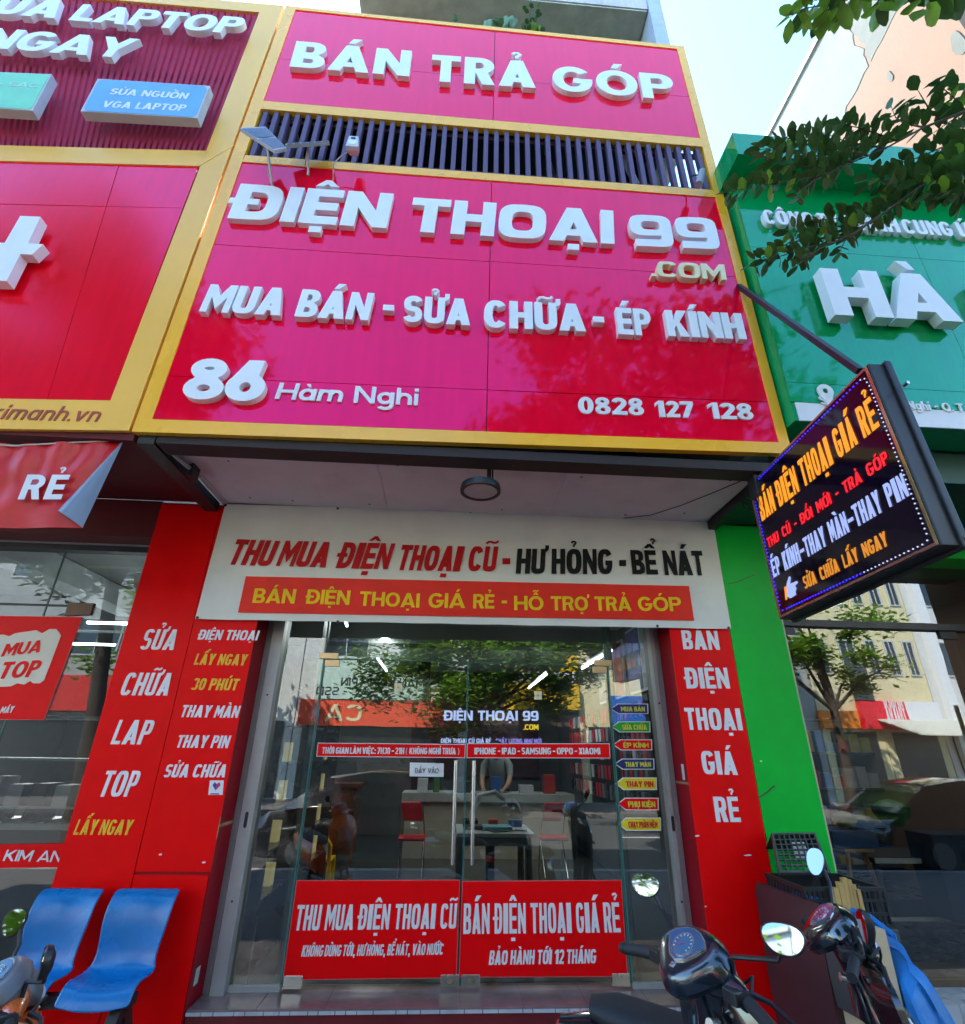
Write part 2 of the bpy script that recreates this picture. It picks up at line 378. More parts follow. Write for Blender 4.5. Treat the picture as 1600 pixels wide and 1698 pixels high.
    if ch == '9' or ch == '6':
        ry=.335; cy=1-ry
        o = [(w*.10,0)] + arc(w-.36*w,.36,.36*w,.36,-90,0,8,e) + arc(w/2,cy,w/2,ry,0,262,16,e) + [(w-s,cy-ry*.93)] + arc(w-.36*w,.36,.36*w-s,.36-t,0,-90,6,e) + [(w*.10,t)]
        h = arc(w/2,cy,w/2-s,ry-t*.9,0,330,14,e)
        if e < 2.4:      # straight-tailed form
            a_ = arc(w/2,cy,w/2,ry,-42,238,18,e)
            o = [(w*.16,0),(w*.16+s*1.15,0)] + a_
            a2 = a_[-1]
            o = o
        if ch == '6': f = lambda P: [(w - x, 1 - y) for x, y in P]; return O(f(o), f(h))
        return O(o, h)
    if ch == '-': return O([(0,.38),(w,.38),(w,.38+t*1.05),(0,.38+t*1.05)])
    if ch == '.': return O([(0,0),(s,0),(s,t),(0,t)])
    if ch == ',': return O([(0,0),(s*.3,-.16),(s*.8,-.16),(s,t),(0,t)])
    if ch == ':': return O([(0,0),(s,0),(s,t),(0,t)]) + O([(0,.5),(s,.5),(s,.5+t),(0,.5+t)])
    if ch in '()':
        p = stroke(arc(w*1.05,.45,w*.85,.62,125,235,8), s*.6, t*.6)
        return O(p if ch == '(' else [(w - x, y) for x, y in p])
    X = .70
    if ch in 'nh':
        H_ = 1.0 if ch == 'h' else X; rr = min(w/2,.34)
        return O([(0,0),(s,0)] + arc(w/2,X-rr,w/2-s,rr-t,180,0,8,e) + [(w-s,0),(w,0)] + arc(w/2,X-rr,w/2,rr,0,90,8,e) + [(s,X) if H_ == X else (s,X-.001),(s,H_),(0,H_)])
    if ch == 'm':
        h2 = (w+s)/2; a = glyph('n',h2,s,t,e); b = glyph('n',h2,s,t,e)[0][0]
        return a + [([(x+w-h2,y) for x,y in b],[])]
    if ch == 'i': return O([(0,0),(s,0),(s,X),(0,X)]) + O([(0,.82),(s,.82),(s,1.0),(0,1.0)])
    if ch in 'ag':
        o = O(arc(w*.48,X/2,w*.48,X/2+.01,0,340,17,e), arc(w*.48,X/2,w*.48-s,X/2-t,0,340,17,e))
        if ch == 'a': return o + O([(w-s,0),(w,0),(w,X),(w-s,X)])
        return o + O([(w-s,X),(w-s,-.06)] + arc(w/2,-.06,w/2-s,.13,0,-150,7) + arc(w/2,-.06,w/2,.13+t,-150,0,8) + [(w,X)])
    if ch == 'k': return O([(0,0),(s,0),(s,.2),(s*1.4,.27),(w-1.25*s,0),(w,0),(s+(w-s)*.42,.40),(w*.97,X),(w-1.3*s,X),(s,.42),(s,1),(0,1)])
    if ch == 'v': return [([(x, y * X) for x, y in p], []) for p, _ in glyph('V',w,s,t,e)]
    return O([(0,0),(w,0),(w,1),(0,1)])
def marks(ch_base, combining, w, s, t, e):
    """diacritics as separate pieces above or below a letter of width w"""
    out = []; cx = w / 2; y = 1.08 if ch_base.isupper() else .80; b = t * .72
    if ch_base == 'i': y = 1.08
    hw = max(.15, s * .85); has_c = '\u0302' in combining
    if has_c:
        out.append([(cx-hw,y),(cx-hw+s*.55,y),(cx,y+.075),(cx+hw-s*.55,y),(cx+hw,y),(cx+.055,y+.19),(cx-.055,y+.19)])
        y2 = y + .15; sx = hw * .75
    else: y2 = y; sx = 0
    for c in combining:
        if c == '\u0301': out.append([(cx-.10+sx*1.25,y2),(cx+.03+sx*1.25,y2),(cx+.19+sx,y2+.19),(cx-.01+sx,y2+.19)])
        if c == '\u0300': out.append([(cx+.10-sx*1.2,y2),(cx-.03-sx*1.2,y2),(cx-.19-sx,y2+.19),(cx+.01-sx,y2+.19)])
        if c == '\u0309':
            yy = y2 + (.03 if has_c else 0); q = cx + sx
            out.append(stroke([(q-.095,yy+.16),(q-.05,yy+.215),(q+.03,yy+.215),(q+.075,yy+.165),(q+.04,yy+.11),(q-.005,yy+.07),(q-.005,yy+.0)], .075, .075))
        if c == '\u0303':
            yy = y2 + (.08 if has_c else .03); q = cx
            out.append(stroke([(q-hw,yy),(q-hw*.7,yy+.07),(q-hw*.25,yy+.085),(q+hw*.2,yy+.04),(q+hw*.65,yy+.05),(q+hw,yy+.12)], .08, .085))
        if c == '\u0323': out.append([(cx-s*.42,-.24),(cx+s*.42,-.24),(cx+s*.42,-.24+t*.75),(cx-s*.42,-.24+t*.75)])
        if c == '\u031b':
            out.append([(w-.035,.86),(w+.06,.90),(w+.12,1.0),(w+.12,1.15),(w+.12-s*.55,1.15),(w+.11-s*.5,1.04),(w-.035,.99)])
    return out
def layout(txt, aspect, s, t, e, gap, space=.42, wmax=None):
    items = []; fixed = 0; var = 0
    for c in txt:
        if c == ' ': items.append((' ', [], space)); var += space; continue
        if c in 'Đđ': base, comb = 'D', ['bar']
        else:
            d = unicodedata.normalize('NFD', c); base, comb = d[0], list(d[1:])
        if base in 'Ii': g = 0; fixed += s + gap
        elif base in '.,:': g = 0; fixed += s + gap
        elif base == '-': g = .38; var += g; fixed += gap
        elif base in '()': g = .3; var += g; fixed += gap
        else:
            g = LC.get(base) or GW.get(base, .8); var += g; fixed += gap
        items.append((base, comb, g))
    fixed -= gap
    k = max(.30, (aspect - fixed) / max(var, .01)) if var else 1
    x = 0; out = []
    for base, comb, g in items:
        if base == ' ': x += g * k; continue
        w = s if g == 0 else max(g * k, s * 1.6)
        out.append((base, comb, x, w)); x += w + gap
    return out, x - gap
def text(parent, txt, BL, BR, top, plane, mat, depth=.002, s=.22, t=.19, e=2.2, gap=.07, shear=0., split=False, name='lettering', space=.42, lift=0., quality=None):
    """letters whose front faces lie on a real plane; BL, BR measured ends of the baseline, top = height of the caps at BL"""
    kind, val = plane
    f = on if kind == 'Y' else onX
    P0, P1 = f(*BL, val), f(*BR, val)
    H = height_at(P0, top) - P0.z
    return text3(parent, txt, P0, P1, H, Vector((0,-1,0)) if kind == 'Y' else Vector((-1,0,0)), mat, depth, s, t, e, gap, shear, split, name, space)
def text3(parent, txt, P0, P1, H, nrm, mat, depth=.002, s=.22, t=.19, e=2.2, gap=.07, shear=0., split=False, name='lettering', space=.42, tag=None):
    Rv = (P1 - P0); W = Rv.length; Rv.normalize(); Uv = Vector((0, 0, 1))
    its, wn = layout(txt, W / H, s, t, e, gap, space)
    kx = (W / H) / wn
    allmb = MB(); objs = []
    mp = lambda p, zz: P0 + Rv * ((p[0] * kx + p[1] * shear) * H) + Uv * (p[1] * H) + nrm * zz
    for base, comb, x, w in its:
        mb = MB() if split else allmb
        pcs = glyph(base, w, s, t, e); n_ = 0
        bump = min(.0006, depth * .2)
        for o, hs in pcs:
            mb.prism([mp((x + a, b), bump * n_) for a, b in o], nrm, depth, holes=[[mp((x + a, b), bump * n_) for a, b in h] for h in hs]); n_ += 1
        extra = []
        if 'bar' in comb: extra.append([(-s*.36,.5-t*.36),(w*.52,.5-t*.36),(w*.52,.5+t*.36),(-s*.36,.5+t*.36)])
        extra += marks(base, [c for c in comb if c != 'bar'], w, s, t, e)
        for o in extra:
            mb.prism([mp((x + a, b), bump * n_) for a, b in o], nrm, depth); n_ += 1
        if split: objs.append(part('letter', mb, mat, parent))
    if not split:
        if parent is None: return allmb
        return part(name, allmb, mat, parent)
    return objs

# ================================================================= the street
G0 = -0.18                                             # pavement level; shop floors are at 0
struct('ground', MB().box((-70, -70, G0 - .60), (70, 60, G0 - .22)), ASPH)
struct('road', MB().box((-60, -13.2, G0 - .22), (60, -4.95, G0 - .13)), ASPH)
struct('pavement', MB().box((-60, -4.8, G0 - .22), (60, 8, G0)), PAVE)
struct('kerb', MB().box((-60, -4.95, G0 - .22), (60, -4.8, G0 + .004)), KERB)
struct('far_pavement', MB().box((-60, -17, G0 - .22), (60, -13.2, G0)), PAVE)
mb = MB()
for k in range(-6, 7): mb.box((k * 4.2, -9.46, G0 - .13), (k * 4.2 + 2.0, -9.34, G0 - .126))
struct('lane_marking', mb, M('road_paint', (.6, .6, .55), rough=.7, dirt=.4))
# pavement tiles in front of the shops
for X0, X1, m_, nm in ((2.85, 7.2, WTILE, 'tiled_step'), (-7.2, -2.56, WTILE, 'tiled_step')):
    nn = int((X1 - X0) / .6)
    for i in range(nn):
        a = X0 + (X1 - X0) * i / nn; b = X0 + (X1 - X0) * (i + 1) / nn
        st = struct('tiled_step', MB().box((a + .002, -.30, G0), (b - .002, -.0, 0)), m_)
doorstep = struct('doorstep', MB().box((-1.55, -.26, G0), (1.82, .12, -.006)), RTILE)
for i in range(8):
    a = -1.55 + 3.37 * i / 8; b = -1.55 + 3.37 * (i + 1) / 8
    part('tile', MB().box((a + .0015, -.268, -.012), (b - .0015, .10, 0)), TILE, doorstep)
mb = MB()
x = -1.55
while x < 1.8:
    d = random.uniform(.06, .16); mb.box((x, -.272, -.03), (min(x + d - .006, 1.82), -.262, -.012)); x += d
part('tile_edging', mb, WTILE, doorstep)
for i in range(12):
    a = -2.5 + i * .45
    for j in range(3):
        part('tile', MB().box((a + .003, -.72 - j * .45 + .003, G0), (a + .447, -.27 - j * .45 - .003, G0 + .006)), RTILE, doorstep)

# ================================================================= left pillar
P = thing('red_pillar', 'wide red pillar left of the glass doors lettered SỬA CHỮA LAP TOP', 'pillar', (-2.04, -.3, 0))
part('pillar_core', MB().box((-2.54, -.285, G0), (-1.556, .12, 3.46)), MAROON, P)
part('cladding_panel', MB().slab([(-2.545,-.30,G0),(-2.048,-.30,G0),(-2.048,-.30,3.44),(-2.545,-.30,3.44)], N0, .013), REDW, P)
part('cladding_panel', MB().slab([(-2.042,-.30,.735),(-1.553,-.30,.735),(-1.553,-.30,3.44),(-2.042,-.30,3.44)], N0, .013), REDW, P)
part('cladding_panel', MB().slab([(-2.042,-.296,G0),(-1.562,-.296,G0),(-1.562,-.296,.715),(-2.042,-.296,.715)], N0, .010), REDW, P)
kw = dict(depth=.003, s=.17, t=.14, e=3.2, gap=.085, shear=.12, space=.3)
for s_, bl, br, tp, m_ in (('SỬA', (230.6,1077), (287,1077.7), 1043, WPR), ('CHỮA', (197,1152.8), (277,1153.3), 1115.2, WPR),
        ('LAP', (182.7,1234), (243.6,1234.5), 1193.5, WPR), ('TOP', (161,1321), (220,1321), 1278, WPR),
        ('LẤY NGAY', (120.8,1384), (214,1384.6), 1358.7, M('yellow_print', (.80,.46,.01), var=.05))):
    text(P, s_, bl, br, tp, ('Y', -.303), m_, **kw)
YPR = MATS['yellow_print']
kw = dict(depth=.003, s=.21, t=.17, e=3.2, gap=.09, shear=.14, space=.4)
for s_, bl, br, tp, m_ in (('ĐIỆN THOẠI', (327,1060.4), (426,1061.8), 1044, WPR), ('LẤY NGAY', (320.8,1102), (406,1103.4), 1083.6, YPR),
        ('30 PHÚT', (315.7,1143.8), (392,1144.7), 1124.6, YPR), ('THAY MÀN', (297.3,1189), (393.4,1190.2), 1169, WPR),
        ('THAY PIN', (290.2,1239.6), (377,1240.5), 1218.7, WPR), ('SỬA CHỮA', (270,1289), (372.2,1289), 1267.3, WPR)):
    text(P, s_, bl, br, tp, ('Y', -.303), m_, **kw)
q = [on(*p, -.303) for p in ((345,1318),(369,1318),(371,1294),(348,1294))]
st = single('sticker', MB().slab(q, N0, .002), WPR, 'small white sticker with a blue and red heart on the left red pillar', 'sticker')
c = sum(q, Vector()) / 4 + Vector((0, 0, .012))
part('heart_print', MB().prism([c + Vector((a*.03, -.0015, b*.03)) for a, b in ((0,-1),(.9,.1),(.5,.8),(0,.3))], N0, .001), M('red_ink', (.6,.02,.04)), st)
part('heart_print', MB().prism([c + Vector((a*.03, -.0015, b*.03)) for a, b in ((0,-1),(0,.3),(-.5,.8),(-.9,.1))], N0, .001), M('blue_ink', (.02,.08,.4)), st)
part('caption_print', MB().box(c + Vector((-.03,-.0022,-.055)), c + Vector((.03,-.0012,-.048))), MATS['blue_ink'], st)
# tape marks and label on the inner side of the pillar
for nm, pts in (('tape', ((-1.556,-.29,1.0),(-1.556,-.02,1.02))),):
    mb = MB(); mb.box((-1.555,-.29,.995),(-1.552,-.02,1.015)); mb.box((-1.553,-.304,.93),(-1.5505,-.29,1.06))
    single('tape', mb, M('masking_tape', (.42,.25,.12)), 'strip of brown masking tape on the dark inner side of the left red pillar', 'tape')
single('label_card', MB().box((-1.5555,-.22,.10),(-1.5525,-.16,.19)), M('pale_green_card', (.45,.6,.5)), 'small pale green card low on the inner side of the left red pillar', 'card')

# ================================================================= right pillars
P = thing('red_pillar', 'narrow red pillar right of the glass doors lettered BÁN ĐIỆN THOẠI GIÁ RẺ', 'pillar', (2.08, -.3, 0))
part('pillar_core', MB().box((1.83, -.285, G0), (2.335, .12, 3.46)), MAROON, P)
part('cladding_panel', MB().slab([(1.82,-.30,G0),(2.338,-.30,G0),(2.338,-.30,3.44),(1.82,-.30,3.44)], N0, .013), REDW, P)
kw = dict(depth=.003, s=.24, t=.17, e=3.2, gap=.08)
for s_, bl, br, tp in (('BÁN', (1133.4,1076.5), (1194,1077.4), 1045), ('ĐIỆN', (1139,1141.5), (1210.8,1141.5), 1107), ('THOẠI', (1139,1210), (1232.3,1211), 1173.5),
        ('GIÁ', (1166.4,1283.5), (1223.8,1285), 1244.7), ('RẺ', (1188,1363), (1229,1363), 1321)):
    text(P, s_, bl, br, tp, ('Y', -.303), WPR, **kw)
mb = MB(); mb.box((1.826,-.28,1.30),(1.829,-.03,1.315))
single('tape', mb, MATS['masking_tape'], 'thin strip of tape across the dark inner side of the right red pillar', 'tape')
single('switch_plate', MB().box((1.8255,-.22,1.33),(1.8285,-.18,1.44)), WPR, 'small white slotted plate on the inner side of the right red pillar', 'plate')
P = thing('green_pillar', 'bright green clad pillar between the red pillar and the right hand shop', 'pillar', (2.58, -.3, 0))
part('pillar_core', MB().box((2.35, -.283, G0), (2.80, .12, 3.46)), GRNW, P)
part('cladding_panel', MB().slab([(2.344,-.298,G0),(2.815,-.298,G0),(2.815,-.298,3.455),(2.344,-.298,3.455)], N0, .012), GRNW, P)
part('edge_filler', MB().box((2.8155, -.296, G0), (2.829, -.27, 3.3)), M('crumbling_plaster', (.5,.45,.3), dirt=.5, bump=.6), P)
mb = MB(); mb.tube([on(*p, -.302) for p in ((1208,968),(1222,965),(1238,958),(1252,953))], .004, 5)
mb.tube([on(*p, -.302) for p in ((1259,1322),(1272,1314),(1284,1303))], .006, 5)
part('scratch', mb, M('scratch_mark', (.05,.12,.05)), P)

# ================================================================= shutter tracks
def track(x0, x1, label, sgn):
    T = thing('shutter_track', label, 'track', ((x0+x1)/2, 0, 0))
    n = 3
    wide = (x1 - x0)
    a, b = (x0, x1) if sgn > 0 else (x1, x0)
    s_ = 1 if sgn > 0 else -1
    for k in range(n):
        u = a + s_ * k * .018
        lo, hi = sorted((u, u + s_ * .012))
        part('rail', MB().box((lo, -.035 - .012*k, 0), (hi, .10, 3.4)), ALU, T)
    lo, hi = sorted((a + s_ * .057, b))
    part('door_post', MB().box((lo, -.075, .0), (hi, .10, 3.4)), ALU, T)
    cx = (lo + hi) / 2
    part('lock_slot', MB().prism([(cx + c_*.012, -.0765, 1.02 + z_) for c_, z_ in ((-1,-.04),(-.6,-.052),(.6,-.052),(1,-.04),(1,.04),(.6,.052),(-.6,.052),(-1,.04))], N0, .002), BLK, T)
    for z in (.52, 1.9): part('screw', MB().prism([(cx + .008*math.cos(R(i*45)), -.0765, z + .008*math.sin(R(i*45))) for i in range(8)], N0, .002), BLK, T)
    return T
track(-1.555, -1.405, 'grey aluminium shutter track and post left of the glass doors', 1)
track(1.735, 1.825, 'grey aluminium shutter post right of the glass doors', -1)

# ================================================================= glass front
DZ = 2.2
Q = {}
def pane(name, parent, x0, x1, z0, z1, Y=0., mat=GLASS, th=.010):
    """a sheet of glass: two thin faces would double the reflection, so one face plus green edges"""
    m_ = MB().add([(x0,Y,z0),(x1,Y,z0),(x1,Y,z1),(x0,Y,z1)], [(0,1,2,3)])
    o = part(name, m_, mat, parent)
    return o
def glass_door(x0, x1, label, hinge_left):
    D = thing('glass_door', label, 'door', ((x0+x1)/2, 0, 0))
    pane('pane', D, x0, x1, .02, DZ)
    for x in (x0, x1):
        part('pane_edge', MB().box((x - .003, -.005, .02), (x + .003, .005, DZ)), GEDGE, D)
    hx = x1 - .075 if hinge_left else x0 + .06
    h = part('handle', MB().tube([(hx, -.055, .74), (hx, -.055, 1.44)], .014, 10), STEEL, D, True)
    for z in (.80, 1.38): part('handle_stud', MB().tube([(hx, -.055, z), (hx, -.002, z)], .008, 8), STEEL, h)
    a, b = (x0 - .05, x0 + .10) if hinge_left else (x1 - .10, x1 + .05)
    part('hinge', MB().box((a, -.014, DZ + .006), (b, .014, DZ + .055)), BRASS, D, bev=.002)
    a, b = (x0, x0 + .12) if hinge_left else (x1 - .12, x1)
    part('hinge', MB().box((a, -.014, DZ - .055), (b, .014, DZ - .002)), BRASS, D, bev=.002)
    for a, b, lock in (((x0 + .004, x0 + .13, not hinge_left), (x1 - .13, x1 - .004, hinge_left))):
        f = part('foot_clamp', MB().box((a, -.014, .012), (b, .014, .085)), STEEL, D, bev=.002)
        if lock:
            cx = (a + b) / 2
            part('lock', MB().prism([(cx + .020*math.cos(R(i*30)), -.017, .048 + .014*math.sin(R(i*30))) for i in range(12)], N0, .004), BRASS, f)
    return D
glass_door(-1.047, .148, 'left leaf of the glass double door with a long steel handle', True)
glass_door(.156, 1.345, 'right leaf of the glass double door with a long steel handle', False)
for x0, x1, lb in ((-1.402, -1.06, 'narrow fixed glass side panel left of the double door'), (1.358, 1.732, 'narrow fixed glass side panel right of the double door behind the arrow stickers')):
    F = thing('glass_panel', lb, 'glass panel', ((x0+x1)/2, 0, 0))
    pane('pane', F, x0, x1, .03, 3.4)
    part('sill', MB().box((x0, -.02, .0), (x1, .02, .032)), ALU, F)
    xe = x1 if x0 < 0 else x0
    part('pane_edge', MB().box((xe - .006, -.012, .03), (xe + .006, .012, 3.4)), GEDGE, F)
    part('fin', MB().box((xe - .005 + (.05 if x0 > 0 else -.05), .02, .03), (xe + .005 + (.05 if x0 > 0 else -.05), .26, 3.4)), GEDGE, F)
F = thing('glass_panel', 'wide fixed glass transom over the double door', 'glass panel', (.15, 0, DZ))
pane('pane', F, -1.054, 1.352, DZ + .010, 3.4)
part('pane_edge', MB().box((-1.054, -.005, DZ + .006), (1.352, .005, DZ + .012)), GEDGE, F)

# posters and stickers on the glass
def board(name, label, cat, pts, Y, mat, th=.003, group=None):
    q = [on(x, y, Y) for x, y in pts]                  # TL TR BR BL
    return single(name, MB().slab([q[3], q[2], q[1], q[0]], N0, th), mat, label, cat, group)
def bordered(name, label, cat, pts, Y, mat, edge, group=None, k=.012):
    q = [on(x, y, Y) for x, y in pts]; cx = sum(q, Vector()) / 4
    o = single(name, MB().slab([q[3], q[2], q[1], q[0]], N0, .003), edge, label, cat, group)
    ins = []
    for i in range(4):
        d = q[i] - cx; ins.append(Vector((q[i].x - math.copysign(k, d.x), q[i].y - .0012, q[i].z - math.copysign(k, d.z))))
    part('print', MB().slab([ins[3], ins[2], ins[1], ins[0]], N0, .002), mat, o); return o
gp = 'posters on the glass doors'
B1 = bordered('poster', 'large red poster low on the left glass door, starting THU MUA', 'poster', ((492,1459.5),(763,1458.7),(757,1621.7),(468.4,1625.4)), -.006, REDP, M('pink_edge', (.6,.15,.15)), gp, .004)
text(B1, 'THU MUA ĐIỆN THOẠI CŨ', (487.3,1543), (755.8,1539.6), 1500.7, ('Y', -.011), WPR, s=.215, t=.15, e=3.2, gap=.055, space=.42, shear=.04)
text(B1, 'KHÔNG DÙNG TỚI, HƯ HỎNG, BỂ NÁT, VÀO NƯỚC', (499,1586.3), (734,1583), 1567.6, ('Y', -.011), WPR, s=.21, t=.15, e=3.2, gap=.05, shear=.12, space=.3)
B2 = bordered('poster', 'large red poster low on the right glass door, with BẢO HÀNH below', 'poster', ((766.2,1460.8),(1030.3,1459),(1041,1619.6),(760.5,1621)), -.006, REDP, MATS['pink_edge'], gp, .004)
text(B2, 'BÁN ĐIỆN THOẠI GIÁ RẺ', (768,1548.8), (1029.5,1546), 1498.3, ('Y', -.011), WPR, s=.20, t=.14, e=3.2, gap=.05, space=.42)
text(B2, 'BẢO HÀNH TỚI 12 THÁNG', (810.4,1600), (988,1597.3), 1576.3, ('Y', -.011), WPR, s=.22, t=.16, e=3.2, gap=.05, shear=.12, space=.35)
gs = 'red strips across the glass doors'
S1 = bordered('strip_sign', 'red strip across the left glass door with the opening hours 7H30 - 21H', 'strip sign', ((526.9,1231.4),(772,1233.8),(771.2,1257),(524.2,1254.6)), -.006, REDP, WPR, gs, .005)
text(S1, 'THỜI GIAN LÀM VIỆC: 7H30 - 21H ( KHÔNG NGHỈ TRƯA )', (533.5,1249.6), (761.6,1250.8), 1239, ('Y', -.011), WPR, s=.24, t=.17, e=3, gap=.05, space=.3)
S2 = bordered('strip_sign', 'red strip across the right glass door listing phone makes', 'strip sign', ((774.2,1232.5),(1010.6,1232.6),(1012.2,1257.5),(773.6,1257)), -.006, REDP, WPR, gs, .005)
text(S2, 'IPHONE - IPAD - SAMSUNG - OPPO - XIAOMI', (786.4,1250.8), (995.6,1250.8), 1239.8, ('Y', -.011), WPR, s=.24, t=.17, e=3, gap=.05, space=.3)
PP = board('paper_notice', 'white paper notice reading ĐẨY VÀO taped to the left glass door', 'notice', ((679.6,1264.3),(736,1265.6),(735.5,1288.3),(679,1287.2)), -.006, WPR)
text(PP, 'ĐẨY VÀO', (688,1282), (727,1282.4), 1273.5, ('Y', -.0095), BLK, s=.12, t=.11, e=2.3, gap=.12, space=.5)
NAVY = M('navy_print', (.008,.012,.16)); GPR = M('green_print', (.005,.36,.03)); YST = M('yellow_sticker', (.80,.66,.01)); YTX = M('yellow_text', (.72,.66,.05))
RTX = M('red_text', (.62,.01,.01))
for s_, tip, ty, y0, y1, xr, m_, mt, lb in (
        ('MUA BÁN', 1012, 1175.4, 1166.7, 1183.7, 1074.6, NAVY, YTX, 'navy arrow sticker reading MUA BÁN, topmost of the column'),
        ('SỬA CHỮA', 1014, 1205, 1196.2, 1214.3, 1078, GPR, YTX, 'green arrow sticker reading SỬA CHỮA on the side glass'),
        ('ÉP KÍNH', 1016, 1235, 1226, 1244.2, 1081, REDP, YTX, 'red arrow sticker reading ÉP KÍNH on the side glass'),
        ('THAY MÀN', 1019, 1266.6, 1257.9, 1276, 1084.7, NAVY, YTX, 'navy arrow sticker reading THAY MÀN, fourth of the column'),
        ('THAY PIN', 1020.4, 1299.6, 1289.2, 1310, 1089, YST, RTX, 'yellow arrow sticker reading THAY PIN on the side glass'),
        ('PHỤ KIỆN', 1024, 1332.6, 1322.7, 1343.4, 1092, REDP, YTX, 'red arrow sticker reading PHỤ KIỆN on the side glass'),
        ('CHẠY PHẦN MỀM', 1025.5, 1366.7, 1355.7, 1377.6, 1095.8, YST, RTX, 'yellow arrow sticker reading CHẠY PHẦN MỀM, lowest of the column')):
    Y = -.006; bx = tip + 13
    o = [on(*p, Y) for p in ((tip,ty),(bx,y1),(xr+.6,y1),(xr,y0),(bx-1,y0))]
    A = single('arrow_sticker', MB().prism(o, N0, .003), WPR, lb, 'sticker', 'arrow stickers on the side glass')
    cc = sum(o, Vector()) / 5
    part('print', MB().prism([Vector((cc.x + (p.x-cc.x)*.95, Y - .0012, cc.z + (p.z-cc.z)*.86)) for p in o], N0, .002), m_, A)
    hgt = (y1 - y0)
    text(A, s_, (bx + (4 if len(s_) > 9 else 5), y1 - hgt*.24), (xr - 5, y1 - hgt*.24), y0 + hgt*.30, ('Y', Y - .005), mt, s=.26, t=.18, e=3, gap=.05, space=.35)
for i, (x, y) in enumerate(((660, 1140), (892, 1153))):
    st = board('sticker', 'small cream square sticker high on the %s glass door' % ('left' if i == 0 else 'right'), 'sticker', ((x-6,y-7),(x+6.5,y-7),(x+6.5,y+7),(x-6,y+7)), -.006, CLET)
    c = on(x, y, -.0095); part('dot_print', MB().prism([c + Vector((.008*math.cos(R(a)), 0, .008*math.sin(R(a)))) for a in range(0, 360, 45)], N0, .001), BRASS, st)

# ================================================================= banner
Bq = [on(374,835.9,-.33), on(1181.2,857.9,-.33), on(1212.2,1042.8,-.33), on(323.3,1026.2,-.33)]
def banner_mesh(q, nx, nz, amp, seed):
    mb = MB(); rnd = random.Random(seed); vs = []
    for j in range(nz + 1):
        for i in range(nx + 1):
            u, v = i / nx, j / nz
            p = q[3].lerp(q[2], u).lerp(q[0].lerp(q[1], u), v)
            sag = -.006 * math.sin(u * math.pi * 9) ** 2 * (1 - v)
            crease = amp * (math.sin(u * 23 + v * 5) * .4 + math.sin(u * 61 - v * 9) * .25) * (.3 + abs(u - .5) * 1.6)
            vs.append(p + Vector((0, -abs(crease) , sag * .5)))
    fs = [(j*(nx+1)+i, j*(nx+1)+i+1, (j+1)*(nx+1)+i+1, (j+1)*(nx+1)+i) for j in range(nz) for i in range(nx)]
    return mb.add(vs, fs)
BN = thing('banner', 'long cream banner over the glass doors reading THU MUA ĐIỆN THOẠI CŨ', 'banner', (.15, -.33, 2.45))
part('cloth', banner_mesh(Bq, 90, 8, .004, 3), BANW, BN, True)
q = [on(*p, -.3385) for p in ((394.5,1015.5),(1151,1029),(1142.4,971.6),(407.5,955.5))]
ORR = M('orange_red_print', (.88,.035,.015), rough=.4, spec=.15, var=.08)
part('red_band', MB().slab(q, N0, .002), ORR, BN)
DRED = M('deep_red_print', (.55,.003,.005), rough=.5, spec=.2); BKP = M('black_print', (.008,.008,.008), rough=.5, spec=.2)
kw = dict(depth=.002, s=.27, t=.20, e=2.7, gap=.045)
for s_, bl, br, tp, m_, sh in (('THU', (375,935.8), (447.5,938.7), 893.5, DRED, .2), ('MUA', (457,938.3), (539.5,940.8), 896, DRED, .2), ('ĐIỆN', (556,941.8), (642.5,943.8), 898.7, DRED, .2),
        ('THOẠI', (656,945), (762,947.5), 903, DRED, .17), ('CŨ', (774.4,947), (821,947.5), 905.5, DRED, .12), ('HƯ', (855,951), (903,951.5), 909.5, BKP, .08),
        ('HỎNG', (914.4,951.5), (1016,952), 909.7, BKP, .05), ('BỂ', (1049,952), (1091.5,952.6), 911.8, BKP, .0), ('NÁT', (1103,953.5), (1170,954), 912.6, BKP, 0)):
    text(BN, s_, bl, br, tp, ('Y', -.339), m_, shear=sh, **kw)
for (x0, y0, x1, y1), m_ in (((833,925.5,846,935.5), DRED), ((1027,928.5,1038,938.5), BKP)):
    part('lettering', MB().slab([on(x0,y1,-.339), on(x1,y1,-.339), on(x1,y0,-.339), on(x0,y0,-.339)], N0, .002), m_, BN)
YB = M('banner_yellow', (.92,.60,.01), rough=.5, spec=.15)
kw = dict(depth=.0015, s=.22, t=.18, e=2.15, gap=.07)
for s_, bl, br, tp in (('BÁN', (418,999.5), (488,1000.8), 975.5), ('ĐIỆN', (507,1001), (578.8,1003), 977.2), ('THOẠI', (595,1004), (695,1007.5), 980.5), ('GIÁ', (710,1008), (771,1008), 983.5),
        ('RẺ', (784.4,1008.6), (819.5,1009), 985), ('-', (832,1009), (840.5,1009), 986), ('HỖ', (852.6,1011.5), (901.5,1012), 988), ('TRỢ', (914,1012), (975.6,1012.5), 988.5),
        ('TRẢ', (987,1012.5), (1047.5,1013), 989), ('GÓP', (1059,1013), (1131,1013.5), 989.5)):
    text(BN, s_, bl, br, tp, ('Y', -.3405), YB, **kw)
for x, y in ((374,838),(560,843),(780,849),(1080,856),(1180,860),(327,1024),(560,1031),(1090,1038),(1208,1041)):
    c = on(x, y, -.335); part('grommet', MB().prism([c + Vector((.012*math.cos(R(a)), -.002, .012*math.sin(R(a)))) for a in range(0, 360, 60)], N0, .003), BLK, BN)

